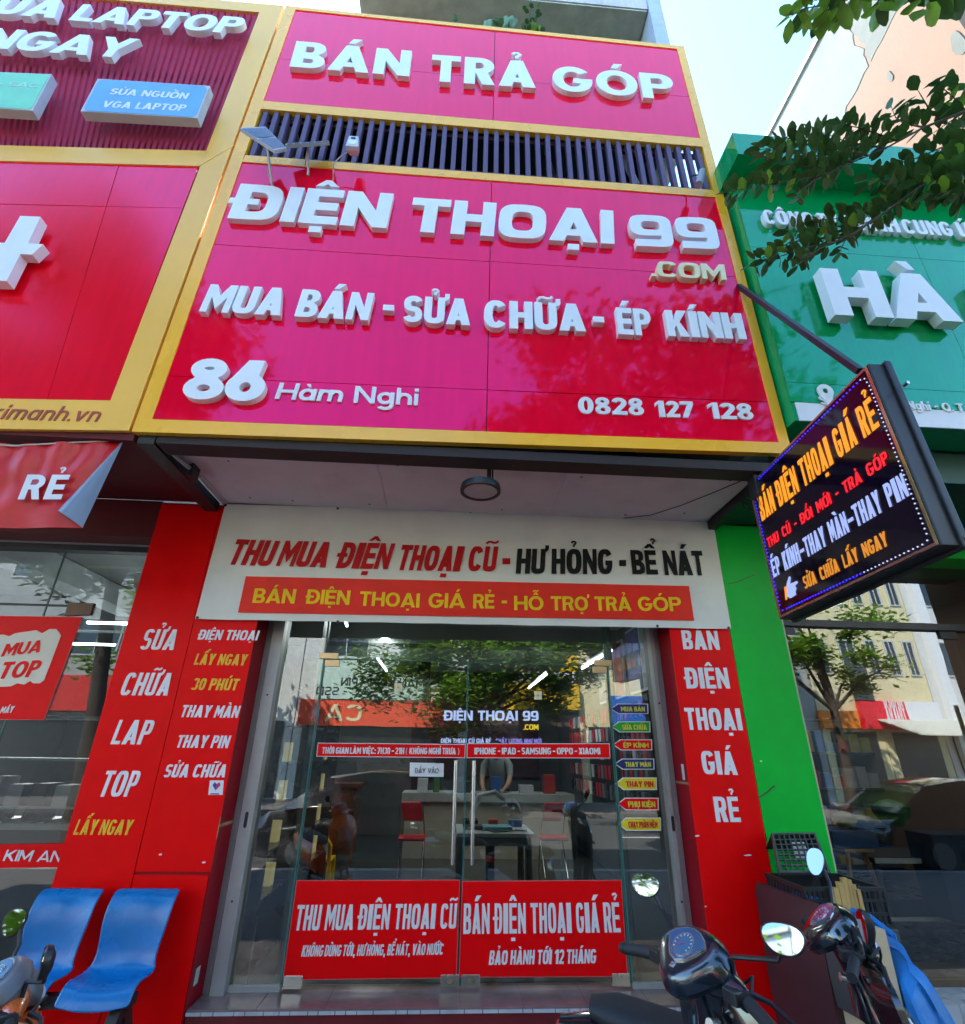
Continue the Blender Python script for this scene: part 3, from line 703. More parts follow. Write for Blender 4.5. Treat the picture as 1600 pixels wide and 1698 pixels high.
# ================================================================= canopy underside
CN = thing('canopy', 'pale grey soffit with dark steel edge beams under the pink signboard', 'canopy', (.14, -.8, 3.46))
for a_, b_ in ((-1.985, -.60), (-.597, .83), (.833, 2.27)): part('soffit_panel', MB().box((a_, -1.20, 3.462 + random.uniform(0,.003)), (b_, -.335, 3.50)), SOF, CN)
for x_, y_ in ((-1.75,-.45),(-1.4,-.43),(-.75,-.42),(-.45,-1.1),(.4,-.42),(.95,-1.05),(1.5,-.42),(2.0,-.5),(2.1,-1.1),(-1.7,-1.05)):
    part('screw', MB().prism([(x_+.010*math.cos(R(a)), y_+.010*math.sin(R(a)), 3.4605) for a in range(0,360,60)], Vector((0,0,-1)), .003), BLK, CN)
part('beam', MB().box((-2.05, -1.36, 3.40), (2.36, -1.205, 3.47)), DKBR, CN)
part('beam', MB().box((-2.17, -1.36, 3.39), (-2.06, -.30, 3.47)), BLK, CN)
part('beam', MB().box((2.285, -1.36, 3.39), (2.36, -.30, 3.47)), BLK, CN)
part('edge_trim', MB().box((-2.03, -1.10, 3.452), (-1.985, -.335, 3.49)), SOF, CN)
part('fluorescent_tube', MB().tube([(-2.03,-1.30,3.42),(-1.98,-.86,3.42)], .018, 8), M('dull_white', (.4,.4,.38)), CN, True)
part('bracket', MB().box((-2.0, -1.0, 3.36), (-1.965, -.90, 3.46)), BLK, CN)
part('bracket', MB().box((-1.83, -1.205, 3.43), (-1.80, -1.17, 3.46)), BLK, CN)
part('cable', MB().tube([on(*p, -1.0 + .6*i/5) for i, p in enumerate(((415,748),(412,770),(404,790),(395,803),(387,812),(383,815)))], .004, 5), BLK, CN)
mb = MB().tube([(2.2, -1.15, 3.455), (2.05, -.9, 3.452), (1.9, -.66, 3.454), (1.72, -.45, 3.455), (1.5, -.36, 3.456)], .004, 5); part('cable', mb, BLK, CN)
LP = thing('ceiling_lamp', 'round black rimmed lamp hanging from a short bar under the canopy', 'lamp', (.17, -1.16, 3.25))
def ring(c, r0, r1, z0, z1, n=40):
    m_ = MB(); rings = []
    prof = ((r0, z0), (r1, z0), (r1*1.005, (z0+z1)/2), (r1*.97, z1), (r0, z1))
    for i in range(n):
        a = 2*math.pi*i/n; rings.append([Vector((c[0]+r*math.cos(a), c[1]+r*math.sin(a), z)) for r, z in prof])
    rings.append(rings[0]); m_.loft(rings, caps=False); return m_
part('rim', ring((.17,-1.16), .122, .146, 3.235, 3.285), BLK, LP, True)
part('diffuser', MB().prism([(.17+.123*math.cos(R(a)), -1.16+.123*math.sin(R(a)), 3.243) for a in range(0, 360, 12)], Vector((0,0,-1)), .03), M('diffuser', (.55,.52,.50), rough=.4), LP)
part('bar', MB().box((.215, -1.19, 3.285), (.245, -1.16, 3.46)), DKBR, LP)
part('bar', MB().box((.250, -1.175, 3.285), (.262, -1.16, 3.46)), BLK, LP)

# ================================================================= signboards
def bq(q, u, v): return q[3].lerp(q[2], u).lerp(q[0].lerp(q[1], u), v)      # q = TL TR BR BL
def bar(parent, pts, Y, mat, d=.05, name='frame_bar'):
    q = [on(x, y, Y) for x, y in pts]
    return part(name, MB().slab([q[3], q[2], q[1], q[0]], N0, d), mat, parent)
def panels(parent, pts, Y, us, vs, mat, gap=.003, th=.008):
    q = [on(x, y, Y) for x, y in pts]; w_ = (q[1]-q[0]).length; h_ = (q[0]-q[3]).length
    for j in range(len(vs) - 1):
        for i in range(len(us) - 1):
            a, b, c, d = us[i] + gap/w_, us[i+1] - gap/w_, vs[j] + gap/h_, vs[j+1] - gap/h_
            dy = Vector((0, random.uniform(-.0012, .0012), 0))
            part('panel', MB().slab([bq(q,a,c)+dy, bq(q,b,c)+dy, bq(q,b,d)+dy, bq(q,a,d)+dy], N0, th), mat, parent)
    bk = [p + Vector((0, .010, 0)) for p in q]
    part('backing', MB().slab([bk[3], bk[2], bk[1], bk[0]], N0, .06), SEAM, parent)
SG = thing('signboard', 'tall pink signboard in yellow frame with big white letters ĐIỆN THOẠI 99', 'signboard', (.12, -1.4, 3.4))
YF = -1.40
bar(SG, ((474,9),(489.7,15.6),(251.8,694.7),(218,715.6)), YF, YEL)
bar(SG, ((1122.6,81),(1134,76.5),(1313.8,752),(1292.4,733.6)), YF, YEL)
bar(SG, ((474,9),(1134,76.5),(1122.6,81),(489.7,15.6)), YF, YEL)
bar(SG, ((251.8,694.7),(1292.4,733.6),(1313.8,752),(218,715.6)), YF, YEL)
bar(SG, ((436.9,167),(1160.8,228.8),(1165,243),(432,180)), YF, YEL)
bar(SG, ((407,257),(1183,315),(1186.4,326.7),(401,268)), YF, YEL)
YP = -1.391
panels(SG, ((489.7,15.6),(1122.6,81),(1160.8,228.8),(436.9,167)), YP, (0,.515,1), (0,.43,1), RED)
panels(SG, ((401,268),(1186.4,326.7),(1292.4,733.6),(251.8,694.7)), YP, (0,.515,1), (0,.133,.618,1), RED)
qs = [on(*p, -1.385) for p in ((433,181),(1164,243.5),(1182,314.5),(408,256.5))]
for i in range(43):
    u = (i + .5) / 43; hw = .0095 / 2 * 1.02
    part('slat', MB().slab([bq(qs,u-hw,-.01), bq(qs,u+hw,-.01), bq(qs,u+hw,1.01), bq(qs,u-hw,1.01)], N0, .055), SLAT, SG)
for v in (.93, .12):
    part('rail', MB().slab([bq(qs,0,v-.04)+Vector((0,.06,0)), bq(qs,1,v-.04)+Vector((0,.06,0)), bq(qs,1,v+.04)+Vector((0,.06,0)), bq(qs,0,v+.04)+Vector((0,.06,0))], N0, .03), M('plum_rail', (.05,.02,.03)), SG)
YL = YP - .085
def letters(s_, bl, br, tp, **k):
    k.setdefault('depth', .048)
    return text(SG, s_, bl, br, tp, ('Y', YP - k['depth'] - .002), k.pop('mat', WLET), split=True, **k)
kw = dict(s=.245, t=.20, e=2.1, gap=.09)
letters('BÁN', (479.7,110), (678,126.5), 68, **kw)
letters('TRẢ', (713,134), (888.4,145.8), 90.5, **kw)
letters('GÓP', (917.7,149.5), (1122,166), 108, **kw)
kw = dict(s=.27, t=.22, e=3.3, gap=.07, shear=.06, depth=.047)
letters('ĐIỆN', (376.5,361.5), (640.6,378), 304, **kw)
letters('THOẠI', (675,383), (1019,404.5), 327, **kw)
letters('99', (1049,407), (1196,413.5), 355, s=.26, t=.22, e=3.6, gap=.10, depth=.06)
letters('.COM', (1080.5,457.5), (1205,464), 432, mat=CLET, s=.24, t=.17, e=3.4, gap=.07, shear=.05, depth=.055)
kw = dict(s=.245, t=.195, e=2.3, gap=.05, depth=.052)
letters('MUA', (329.5,516.2), (464,523), 470.8, shear=.10, **kw)
letters('BÁN', (487.5,524.5), (610,531.2), 479, shear=.08, **kw)
letters('-', (632.5,531), (650.5,532), 487, **kw)
letters('SỬA', (667,533), (779.5,539.5), 489.5, **kw)
letters('CHỮA', (802,542.5), (972,549.5), 497, **kw)
letters('-', (986,551), (1004,552), 506, **kw)
letters('ÉP', (1026,553.8), (1083,557), 509.5, **kw)
letters('KÍNH', (1108.8,557), (1238.8,562.5), 513.8, **kw)
letters('86', (297,660.8), (433,666), 593, s=.30, t=.24, e=2.1, gap=.02, depth=.052, shear=.03)
kw = dict(s=.20, t=.17, e=2.1, gap=.10, depth=.012)
text(SG, 'Hàm', (455,661.2), (566,666.2), 634.2, ('Y', YP-.014), WPR, shear=.1, split=True, **kw)
text(SG, 'Nghi', (585.8,667.5), (692.5,672), 640, ('Y', YP-.014), WPR, split=True, **kw)
kw['s'] = .29; kw['t'] = .20; kw['gap'] = .08
text(SG, '0828', (960,685.5), (1068.8,688.5), 657.5, ('Y', YP-.014), WPR, split=True, **kw)
text(SG, '127', (1089,691), (1153,692.7), 664, ('Y', YP-.014), WPR, split=True, **kw)
text(SG, '128', (1177,694), (1251,696), 667, ('Y', YP-.014), WPR, split=True, **kw)

# ---- left neighbour
SL = thing('signboard', 'laptop shop signboard at the left edge, red panels below plum coloured slats', 'signboard', (-3.6, -1.4, 3.4))
YE = -1.403
bar(SL, ((430,20),(470,9),(213,714),(183,664)), YE, YEL2)
bar(SL, ((345,250),(388,240),(388,241),(330,275)), YE - .003, YEL2, name='joint_plate')
bar(SL, ((-330,-62),(470,9),(430,20),(-330,-44)), YE, YEL2)
bar(SL, ((-330,232),(345,250),(330,275),(-330,258)), YE, YEL2)
bar(SL, ((-330,655),(183,664),(213,714),(-330,706)), YE, YEL2)
panels(SL, ((-330,258),(330,275),(183,664),(-330,655)), -1.391, (0,.46,.79,1), (0,.78,1), RED2)
qs = [on(*p, -1.385) for p in ((-330,-45),(432,19),(346,250),(-330,232))]
ns = 66
for i in range(ns):
    u = (i + .5) / ns
    if bq(qs, u, .5).x < -5.2: continue
    part('slat', MB().slab([bq(qs,u-.0044,-.005), bq(qs,u+.0044,-.005), bq(qs,u+.0044,1.005), bq(qs,u-.0044,1.005)], N0, .06), SLAT2, SL)
for v in (.05, .5, .95):
    part('rail', MB().slab([bq(qs,0,v-.012)+Vector((0,.065,0)), bq(qs,1,v-.012)+Vector((0,.065,0)), bq(qs,1,v+.012)+Vector((0,.065,0)), bq(qs,0,v+.012)+Vector((0,.065,0))], N0, .03), SLAT2, SL)
YL = -1.50
def lt(s_, bl, br, tp, Y=YL, depth=.055, mat=WLET, **k): return text(SL, s_, bl, br, tp, ('Y', Y), mat, depth=depth, split=True, **k)
kw = dict(s=.25, t=.20, e=2.3, gap=.07, shear=.16)
lt('SỬA', (-70,17), (90,30), -14, **kw)
lt('LAPTOP', (113,33), (392,56), 6, **kw)
lt('NGAY', (-45,77), (206,96), 45, **kw)
part('letter', MB().prism([on(x, y, -1.50) for x, y in ((33.6,358),(67,359.4),(46,403.6),(71.4,405),(53,422),(33.6,421.2),(10.6,466),(-32,465),(-12,424),(-60,424),(-52,402),(7.8,402.5))], N0, .075), WLET, SL)
text(SL, 'kimanh.vn', (-24,694), (160,699), 670, ('Y', YE-.004), M('rust_red_letter', (.34,.045,.012), dirt=.2), depth=.01, s=.14, t=.12, e=2.3, gap=.14, shear=.22)
def lightbox(pts, label_, body, edge=M('box_edge', (.5,.52,.55), dirt=.2)):
    q = [on(x, y, -1.56) for x, y in pts]; L_ = part('light_box', MB().slab([q[3],q[2],q[1],q[0]], N0, .075), edge, SL, label=label_)
    c = sum(q, Vector()) / 4
    f = [c + (p - c) * .965 + Vector((0,-.003,0)) for p in q]; n_ = []
    for i in range(4):
        a, b, d = f[i], f[(i+1) % 4], f[i-1]; e1 = (b-a).normalized()*.045; e2 = (d-a).normalized()*.045
        n_ += [a + e2, a + e2*.3 + e1*.3, a + e1]
    part('face', MB().prism(n_[::-1], N0, .003), body, L_); return L_
LB = lightbox(((162,130.5),(348,142.5),(327,196),(133.5,184.5)), 'light blue box reading SỬA NGUỒN VGA LAPTOP', M('sky_blue_face', (.10,.33,.58), rough=.3))
kw = dict(depth=.002, s=.21, t=.17, e=2.4, gap=.08, shear=.1)
text(LB, 'SỬA NGUỒN', (180,156), (309,164), 146, ('Y', -1.565), WPR, **kw)
text(LB, 'VGA LAPTOP', (167,177.5), (305,184), 167, ('Y', -1.565), WPR, **kw)
LB = lightbox(((-90,116),(86,123),(54,183.5),(-130,172)), 'mint green box reading SẠC', M('mint_face', (.16,.60,.30), rough=.3))
text(LB, '- SẠC', (-6,142), (61.5,145.5), 134.5, ('Y', -1.565), M('pale_print', (.5,.72,.6)), **kw)

# ---- right neighbour (green)
SR = thing('signboard', 'green signboard of the shop on the right with deep white letters HÀ', 'signboard', (4.2, -1.5, 3.7))
gx0, gx1, gz0, gz1 = 2.435, 7.3, 3.76, 6.42
part('body', MB().box((gx0, -1.49, gz0), (gx1, -1.2, gz1)), GRN, SR)
for a, b in ((gx0, 3.98), (3.98, 5.5), (5.5, gx1)):
    for c, d in ((gz0+.16, gz0+.34), (gz0+.34, 5.55), (5.55, gz1)):
        part('panel', MB().slab([(a+.002,-1.50,c+.002),(b-.002,-1.50,c+.002),(b-.002,-1.50,d-.002),(a+.002,-1.50,d-.002)], N0, .009), GRN, SR)
part('white_band', MB().box((gx0 + .03, -1.502, gz0 - .005), (gx1, -1.492, gz0 + .155)), WPR, SR)
part('cornice', MB().box((2.36, -1.74, 6.40), (gx1 + .1, -1.2, 6.70)), GRN, SR)
kw = dict(s=.22, t=.17, e=2.6, gap=.09, depth=.045)
for s_, bl, br, tp in (('CÔNG', (1270,370.5), (1352.5,375.4), 347.3), ('TY', (1362,377), (1395,379), 353), ('TNHH', (1407,380), (1495,385.5), 357), ('CUNG', (1502,386.6), (1584,391.8), 363), ('ỨNG', (1594,392.8), (1668,397.5), 368)):
    text(SR, s_, bl, br, tp, ('Y', -1.548), WLET, split=True, **kw)
text(SR, 'HÀ', (1385,521.6), (1598,533.6), 444, ('Y', -1.613), WLET, depth=.085, s=.30, t=.22, e=2.4, gap=.03, split=True)
text(SR, 'NỘI', (1660,536), (1880,548), 458, ('Y', -1.613), WLET, depth=.085, s=.30, t=.22, e=2.4, gap=.03, split=True)
text(SR, 'Nghi - Q. T', (1507,677.8), (1601,683), 664, ('Y', -1.512), WPR, depth=.010, s=.2, t=.16, e=2.2, gap=.08, split=True)
text(SR, 'S', (1361,670), (1380,671), 655, ('Y', -1.512), WPR, depth=.010, s=.2, t=.16, e=2.2, gap=.08)
pc = on(1369, 648, -1.515)
part('pin_emblem', MB().prism([pc + Vector((.062*math.cos(R(a)), 0, .062*math.sin(R(a)))) for a in range(-35, 216, 14)] + [pc + Vector((.0,0,-.17))], N0, .012,
     holes=[[pc + Vector((.023*math.cos(R(a)), 0, .023*math.sin(R(a)))) for a in range(0, 360, 30)]]), WPR, SR)

# ================================================================= things fixed to the sign
def solar(pts, label):
    q = [Vector(p) for p in pts]; n = (q[1]-q[0]).cross(q[3]-q[0]).normalized()
    if n.y > 0: n = -n
    c = sum(q, Vector())/4
    T = thing('solar_panel', label, 'solar panel', (c.x, c.y, c.z - .25), 'solar panels for the sign lamps')
    part('frame', MB().slab(q, n, .025), M('panel_frame', (.35,.36,.36), rough=.4, metal=.3), T)
    for i in range(6):
        for j in range(2):
            f = [bq([q[3],q[2],q[1],q[0]], u, v) + n*.0015 for u, v in (((i+.12)/6.2+.02,(j+.08)/2.08+.01),((i+.95)/6.2+.02,(j+.08)/2.08+.01),((i+.95)/6.2+.02,(j+.96)/2.08+.01),((i+.12)/6.2+.02,(j+.96)/2.08+.01))]
            part('cell', MB().slab(f, n, .002), M('solar_cell', (.01,.03,.07), rough=.3, spec=.3), T)
    lo = Vector((c.x, -1.41, c.z - .20))
    part('bracket', MB().tube([lo, c - n*.025], .010, 6), M('galvanised', (.45,.45,.43), metal=.6), T)
    part('bracket', MB().tube([Vector((c.x-.05,-1.41,c.z-.06)), c - n*.03], .008, 6), MATS['galvanised'], T)
def around(px, py, Y): return on(px, py, Y)
solar((around(397,212,-1.66), around(440,210,-1.62), around(475,245,-1.70), around(455,249,-1.76)), 'small solar panel tilted to the left on the yellow frame')
b0 = around(473,240,-1.64); b1 = around(546,235,-1.60); vd = (b0-CAM).normalized()*.24 + Vector((.0,0,.018))
solar((b0, b1, b1+vd, b0+vd), 'solar panel seen edge-on, right of the tilted one on the frame')
def floodlight(px, py, Y, label, sc_=1.):
    c = on(px, py, Y); T = thing('flood_lamp', label, 'lamp', (c.x, c.y, c.z-.08))
    part('housing', MB().loft([[c + Vector((x*sc_*.055*k, y_, z*sc_*.07*k)) for x, z in ((-1,-1),(1,-1),(.75,1),(-.75,1))] for k, y_ in ((1,-.06),(1.05,-.02),(.6,.04))]), M('lamp_shell', (.55,.55,.52), rough=.3, metal=.3), T, bev=.004)
    part('lens', MB().prism([c + Vector((.038*sc_*math.cos(R(a)), -.064, -.02+.034*sc_*math.sin(R(a)))) for a in range(0,360,24)], N0, .006), M('lamp_lens', (.75,.75,.7), rough=.1, coat=1), T)
    part('socket', MB().prism([c + Vector((.022*sc_*math.cos(R(a)), -.063, .035+.018*sc_*math.sin(R(a)))) for a in range(0,360,36)], N0, .006), BLK, T)
    part('cable', MB().tube([c + Vector((-.05,0,-.06)), c + Vector((-.12,.03,-.09)), c + Vector((-.17,.05,-.15)), Vector((c.x-.18,-1.41,c.z-.24))], .006, 5), M('grey_cable', (.4,.4,.4)), T)
floodlight(587, 246, -1.55, 'small white outdoor lamp in front of the purple slats')
c = on(1160, 299, -1.55)
T = thing('spot_lamp', 'grey tube shaped spot lamp hanging at the right end of the slats', 'lamp', (c.x, c.y, c.z-.1))
part('barrel', MB().tube([c + Vector((-.035,-.02,-.10)), c + Vector((.03,-.02,.09))], .035, 14), M('lamp_grey', (.25,.25,.24), rough=.35, metal=.4), T, True)
part('arm', MB().tube([c + Vector((.03,0,.09)), c + Vector((.0,.10,.22))], .008, 6), BLK, T)

# ---- LED box sign standing out from the facade
XL = 2.17
def X_(px, py, X=XL): return onX(px, py, X)
LS = thing('led_sign', 'black LED box sign sticking out over the pavement with orange, red and white lettering', 'sign', (XL+.05, -1.9, 2.35))
y0, y1 = -1.315, -2.42; z0, z1 = X_(1557.5,902).z, X_(1437,606.5).z; z0b, z1b = X_(1293,1025).z, X_(1241.5,806).z
qL = [X_(1241.5,806), X_(1437,606.5), X_(1557.5,902), X_(1293,1025)]          # TL TR BR BL as seen
NX = Vector((-1, 0, 0))
part('cabinet', MB().slab([p + Vector((.004,0,0)) + (p-sum(qL,Vector())/4).normalized()*.012 for p in (qL[3],qL[2],qL[1],qL[0])], NX, .085), BLK, LS, bev=.004)
part('cabinet_rear', MB().slab([p + Vector((.089,0,0)) + (p-sum(qL,Vector())/4).normalized()*.032 for p in (qL[3],qL[2],qL[1],qL[0])], NX, .035), BLK, LS, bev=.004)
part('face', MB().slab([p + Vector((.002,0,0)) for p in (qL[3],qL[2],qL[1],qL[0])], NX, .003), M('led_face', (.006,.003,.010), rough=.08, spec=.6, rvar=0), LS)
cq = sum(qL, Vector())/4
for i in range(4):
    a, b = qL[i], qL[(i+1) % 4]; f = lambda p: p + (cq-p).normalized()*.022
    part('trim', MB().slab([a - Vector((.003,0,0)), b - Vector((.003,0,0)), f(b) - Vector((.003,0,0)), f(a) - Vector((.003,0,0))], NX, .004), M('rose_trim', (.50,.25,.20), rough=.25, metal=.8) if i != 1 else M('gold_trim', (.70,.60,.30), rough=.2, metal=.9), LS)
LEDB = em('led_blue', '#2a1eff', .75); LEDW = em('led_white', '#b9c2e6', .22)
def ledpath():
    pts = [X_(1246.5,806), X_(1252,800), X_(1427,630), X_(1434,628), X_(1442,640), X_(1537,885), X_(1538,896), X_(1530,903), X_(1305,1009), X_(1298,1012), X_(1293,1003)]
    pts.append(pts[0]); out = []
    for i in range(len(pts)-1):
        n_ = max(1, int((pts[i+1]-pts[i]).length / .026)); out += [pts[i].lerp(pts[i+1], k/n_) for k in range(n_)]
    return out
mbB, mbW = MB(), MB()
for k, p in enumerate(ledpath()):
    far = (-p.y - 1.32) / 1.1
    tgt = mbW if (far > .93 or (far > .62 and p.z < 2.75)) else mbB
    r_ = .0042
    tgt.prism([p + Vector((-.004, r_*math.cos(R(a)), r_*math.sin(R(a)))) for a in range(0,360,72)], NX, .003)
part('blue_led_row', mbB, LEDB, LS); part('white_led_row', mbW, LEDW, LS)
EO = em('led_orange_text', '#ff9a10', .18); ER = em('led_red_text', '#ff1020', .16); EW = em('led_white_text', '#a4b8fa', .165); EY = em('led_amber_text', '#e8901a', .14)
kw = dict(depth=.003, e=3, gap=.08)
text(LS, 'BÁN ĐIỆN THOẠI GIÁ RẺ', (1263.3,864.4), (1458,706), 825.5, ('X', XL-.004), EO, split=True, s=.21, t=.15, space=.75, **kw)
text(LS, 'THU CŨ - ĐỔI MỚI - TRẢ GÓP', (1273.7,909.2), (1474,767), 893.5, ('X', XL-.004), ER, split=True, s=.19, t=.16, space=.7, **kw)
text(LS, 'ÉP KÍNH-THAY MÀN-THAY PIN', (1282.8,957.7), (1507,821.6), 929, ('X', XL-.004), EW, split=True, s=.21, t=.15, space=.75, **kw)
text(LS, 'SỬA CHỮA LẤY NGAY', (1334.6,977), (1473,904), 957, ('X', XL-.004), EY, split=True, s=.20, t=.15, space=.8, **kw)
hp = [X_(1240+x/3.858, 600+y/3.858, XL-.004) for x, y in ((250,1500),(247,1420),(262,1372),(272,1378),(268,1420),(312,1402),(318,1412),(300,1432),(308,1450),(302,1470),(306,1490),(270,1512))]
part('hand_symbol', MB().prism(hp, NX, .003), EW, LS)
part('cuff_symbol', MB().prism([X_(1240+x/3.858, 600+y/3.858, XL-.004) for x, y in ((232,1440),(244,1434),(250,1516),(240,1524))], NX, .003), EO, LS)
part('arm', MB().tube([on(1224,474,-1.40), X_(1436,612,XL+.06)+Vector((0,.04,.02))], .024, 4), BLK, LS)
part('arm', MB().tube([Vector((XL+.03,-1.32,3.1)), Vector((XL+.03,-1.26,3.42))], .03, 4), BLK, LS)
for py, pz in ((-2.415, 2.42), (-2.415, 3.28)):
    part('bolt', MB().tube([Vector((XL+.115,py-.035,pz)), Vector((XL+.115,py-.065,pz))], .010, 6), STEEL, LS)

# ================================================================= buildings on this side
def window(parent, x0, x1, z0, z1, Y, face=1, frame=None, mull=1):
    """framed window on a wall plane y = Y; face = +1 looks to +y, -1 to -y"""
    frame = frame or M('window_frame', (.5,.5,.48)); s_ = face; m_ = MB(); f = .06
    for a, b, c, d in ((x0,x1,z0,z0+f),(x0,x1,z1-f,z1),(x0,x0+f,z0+f,z1-f),(x1-f,x1,z0+f,z1-f)):
        m_.box((a, min(Y, Y+s_*.05), c), (b, max(Y, Y+s_*.05), d))
    for k in range(mull):
        xm = x0 + (x1-x0)*(k+1)/(mull+1); m_.box((xm-.02, min(Y,Y+s_*.04), z0+f), (xm+.02, max(Y,Y+s_*.04), z1-f))
    w_ = part('window', m_, frame, parent)
    part('pane', MB().box((x0+f, min(Y+s_*.005,Y+s_*.015), z0+f), (x1-f, max(Y+s_*.005,Y+s_*.015), z1-f)), PANE, w_)
    return w_
GREYW = M('grey_green_plaster', (.36,.40,.33), rough=.9, var=.12, dirt=.2)
BLU = M('blue_grey_plaster', (.42,.46,.52), rough=.85, var=.12, dirt=.25)
BD = thing('shop_building', 'narrow concrete building behind the pink signboard with a plant on its balcony', 'building', (.1, 2.5, 3.5))
part('floor_slab', MB().box((-2.2, -.28, 3.62), (2.33, 7.3, 3.75)), CONC, BD)
part('wall', MB().box((-2.2, .9, 3.75), (2.33, 1.05, 8.7)), M('shaded_recess_wall', (.035,.035,.033), rough=.9), BD)  # shade behind the slats put into a darker copy of the plaster
part('wall', MB().box((-2.2, -1.30, 3.75), (-2.08, .9, 8.7)), GREYW, BD)
part('wall', MB().box((2.21, -1.0, 3.75), (2.33, .9, 6.2)), GREYW, BD)
part('wall', MB().box((2.21, -1.0, 7.9), (2.33, .9, 8.7)), GREYW, BD)
part('parapet', MB().box((-2.08, -1.05, 6.0), (2.2, -.93, 6.95)), M('beige_plaster', (.16,.155,.12), dirt=.3), BD)
part('ceiling', MB().box((-2.08, -1.28, 8.35), (2.2, .9, 8.5)), MATS['shaded_recess_wall'], BD)
for x in (-1.2, .6): part('brace', MB().tube([(x, -1.32, 7.6), (x+.5, -.95, 6.3)], .02, 5), BLK, BD)
part('brace', MB().tube([(1.25, -1.33, 7.95), (1.8, -1.15, 6.4)], .035, 5), M('pale_pipe', (.45,.44,.42)), BD)
part('upper_slab', MB().box((-1.55, -1.00, 10.73), (2.31, .55, 11.8)), CONCP, BD)
part('upper_beam', MB().box((-1.55, -.985, 10.70), (2.30, -.62, 10.727)), CONC, BD)
part('recess', MB().box((-1.50, -.60, 10.60), (2.0, .30, 10.724)), GREYW, BD)
part('upper_beam', MB().box((2.02, -.60, 10.70), (2.30, .30, 10.727)), CONC, BD)
part('wall', MB().box((-1.6, .32, 8.72), (2.30, .55, 10.725)), GREYW, BD)
part('wall', MB().box((2.315, -1.02, 8.3), (2.47, .8, 11.8)), BLU, BD)
part('tile_edge', MB().box((2.475, -.90, 8.3), (2.58, .8, 11.8)), CONCP, BD)
part('column', MB().box((2.08, -.55, 8.72), (2.29, -.35, 10.69)), CONC, BD)
part('roof', MB().box((-1.6, -.9, 11.81), (2.5, 7, 11.95)), CONC, BD)

PT = thing('pot_plant', 'pale green succulent growing over the top edge of the pink signboard', 'plant', (.22, -1.2, 8.9))
def leafshape(p, d, up, l, wd):
    d = d.normalized(); s_ = d.cross(up).normalized(); n_ = s_.cross(d)
    return [p, p+d*l*.35+s_*wd*.5+n_*l*.05, p+d*l*.75+s_*wd*.42+n_*l*.08, p+d*l+n_*l*.05, p+d*l*.75-s_*wd*.42+n_*l*.08, p+d*l*.35-s_*wd*.5+n_*l*.05]
SUC = M('succulent_leaf', (.22,.42,.30), rough=.5, var=.2)
rnd = random.Random(4)
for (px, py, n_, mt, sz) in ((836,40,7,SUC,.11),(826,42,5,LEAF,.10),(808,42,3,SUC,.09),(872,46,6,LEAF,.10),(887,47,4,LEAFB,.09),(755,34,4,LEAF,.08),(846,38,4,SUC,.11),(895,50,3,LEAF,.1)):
    c = on(px, py, -1.30); c.z -= .05
    for k in range(n_):
        a = rnd.uniform(0, 6.28); d = Vector((math.cos(a)*.7, math.sin(a)*.5-.2, rnd.uniform(.5, 1.3)))
        m_ = MB().add(leafshape(c, d, Vector((0,0,1)), sz*rnd.uniform(.8,1.3), sz*.75), [(0,1,2,3),(0,3,4,5)]); part('leaf', m_, mt, PT, True)
part('vine', MB().tube([on(883,48,-1.29), on(882,25,-1.20), on(880,0,-1.12), on(879,-20,-1.08)], .008, 5), BARK, PT)
for i in range(14):
    p = on(882 + rnd.uniform(-9,9), rnd.uniform(8,40), -1.22)
    part('leaf', MB().add(leafshape(p, Vector((rnd.uniform(-1,1),-.3,rnd.uniform(-.5,1))), Vector((0,0,1)), .07, .045), [(0,1,2,3),(0,3,4,5)]), LEAF, PT, True)

# left neighbour: dark red soffit, header, glass front
BL_ = thing('shop_building', 'laptop shop at the left edge with a dark red porch and glass front', 'building', (-4.5, 1, G0))
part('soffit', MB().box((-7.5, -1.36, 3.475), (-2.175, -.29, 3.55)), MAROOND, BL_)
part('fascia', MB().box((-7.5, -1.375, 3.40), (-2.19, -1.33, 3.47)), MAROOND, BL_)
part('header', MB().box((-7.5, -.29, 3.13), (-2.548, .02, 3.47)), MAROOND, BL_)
part('wall', MB().box((-7.5, 1.0, 3.62), (-2.25, 6.9, 8.9)), CONC, BL_)
part('ceiling', MB().box((-7.5, .03, 3.47), (-2.62, 7, 3.60)), M('grey_ceiling', (.28,.30,.28)), BL_)
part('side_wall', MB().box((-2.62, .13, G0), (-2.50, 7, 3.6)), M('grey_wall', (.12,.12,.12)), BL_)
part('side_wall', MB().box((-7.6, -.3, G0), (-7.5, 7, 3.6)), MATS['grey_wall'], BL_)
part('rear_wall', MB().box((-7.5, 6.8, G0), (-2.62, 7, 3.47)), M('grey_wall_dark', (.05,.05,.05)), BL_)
part('shop_floor', MB().box((-7.5, .02, G0), (-2.62, 6.8, 0)), M('grey_floor_tile', (.12,.12,.12), rough=.2), BL_)
part('head_rail', MB().box((-7.5, -.06, 3.075), (-2.56, .03, 3.128)), BLK, BL_)
part('head_trim', MB().box((-7.5, -.10, 3.125), (-2.56, -.061, 3.150)), M('grey_trim', (.35,.33,.33)), BL_)
def ceil_bar(p0, p1, w_, mat, nm):
    p0, p1 = Vector(p0), Vector(p1); d = (p1-p0).normalized(); s_ = d.cross(Vector((0,0,1))).normalized()*w_/2
    part(nm, MB().hexa([p0-s_, p1-s_, p1+s_, p0+s_]+[p+Vector((0,0,.10)) for p in (p0-s_, p1-s_, p1+s_, p0+s_)]), mat, BL_)
def onZ(px, py, Z):
    d = ray(px, py); return CAM + d * ((Z - CAM.z) / d.z)
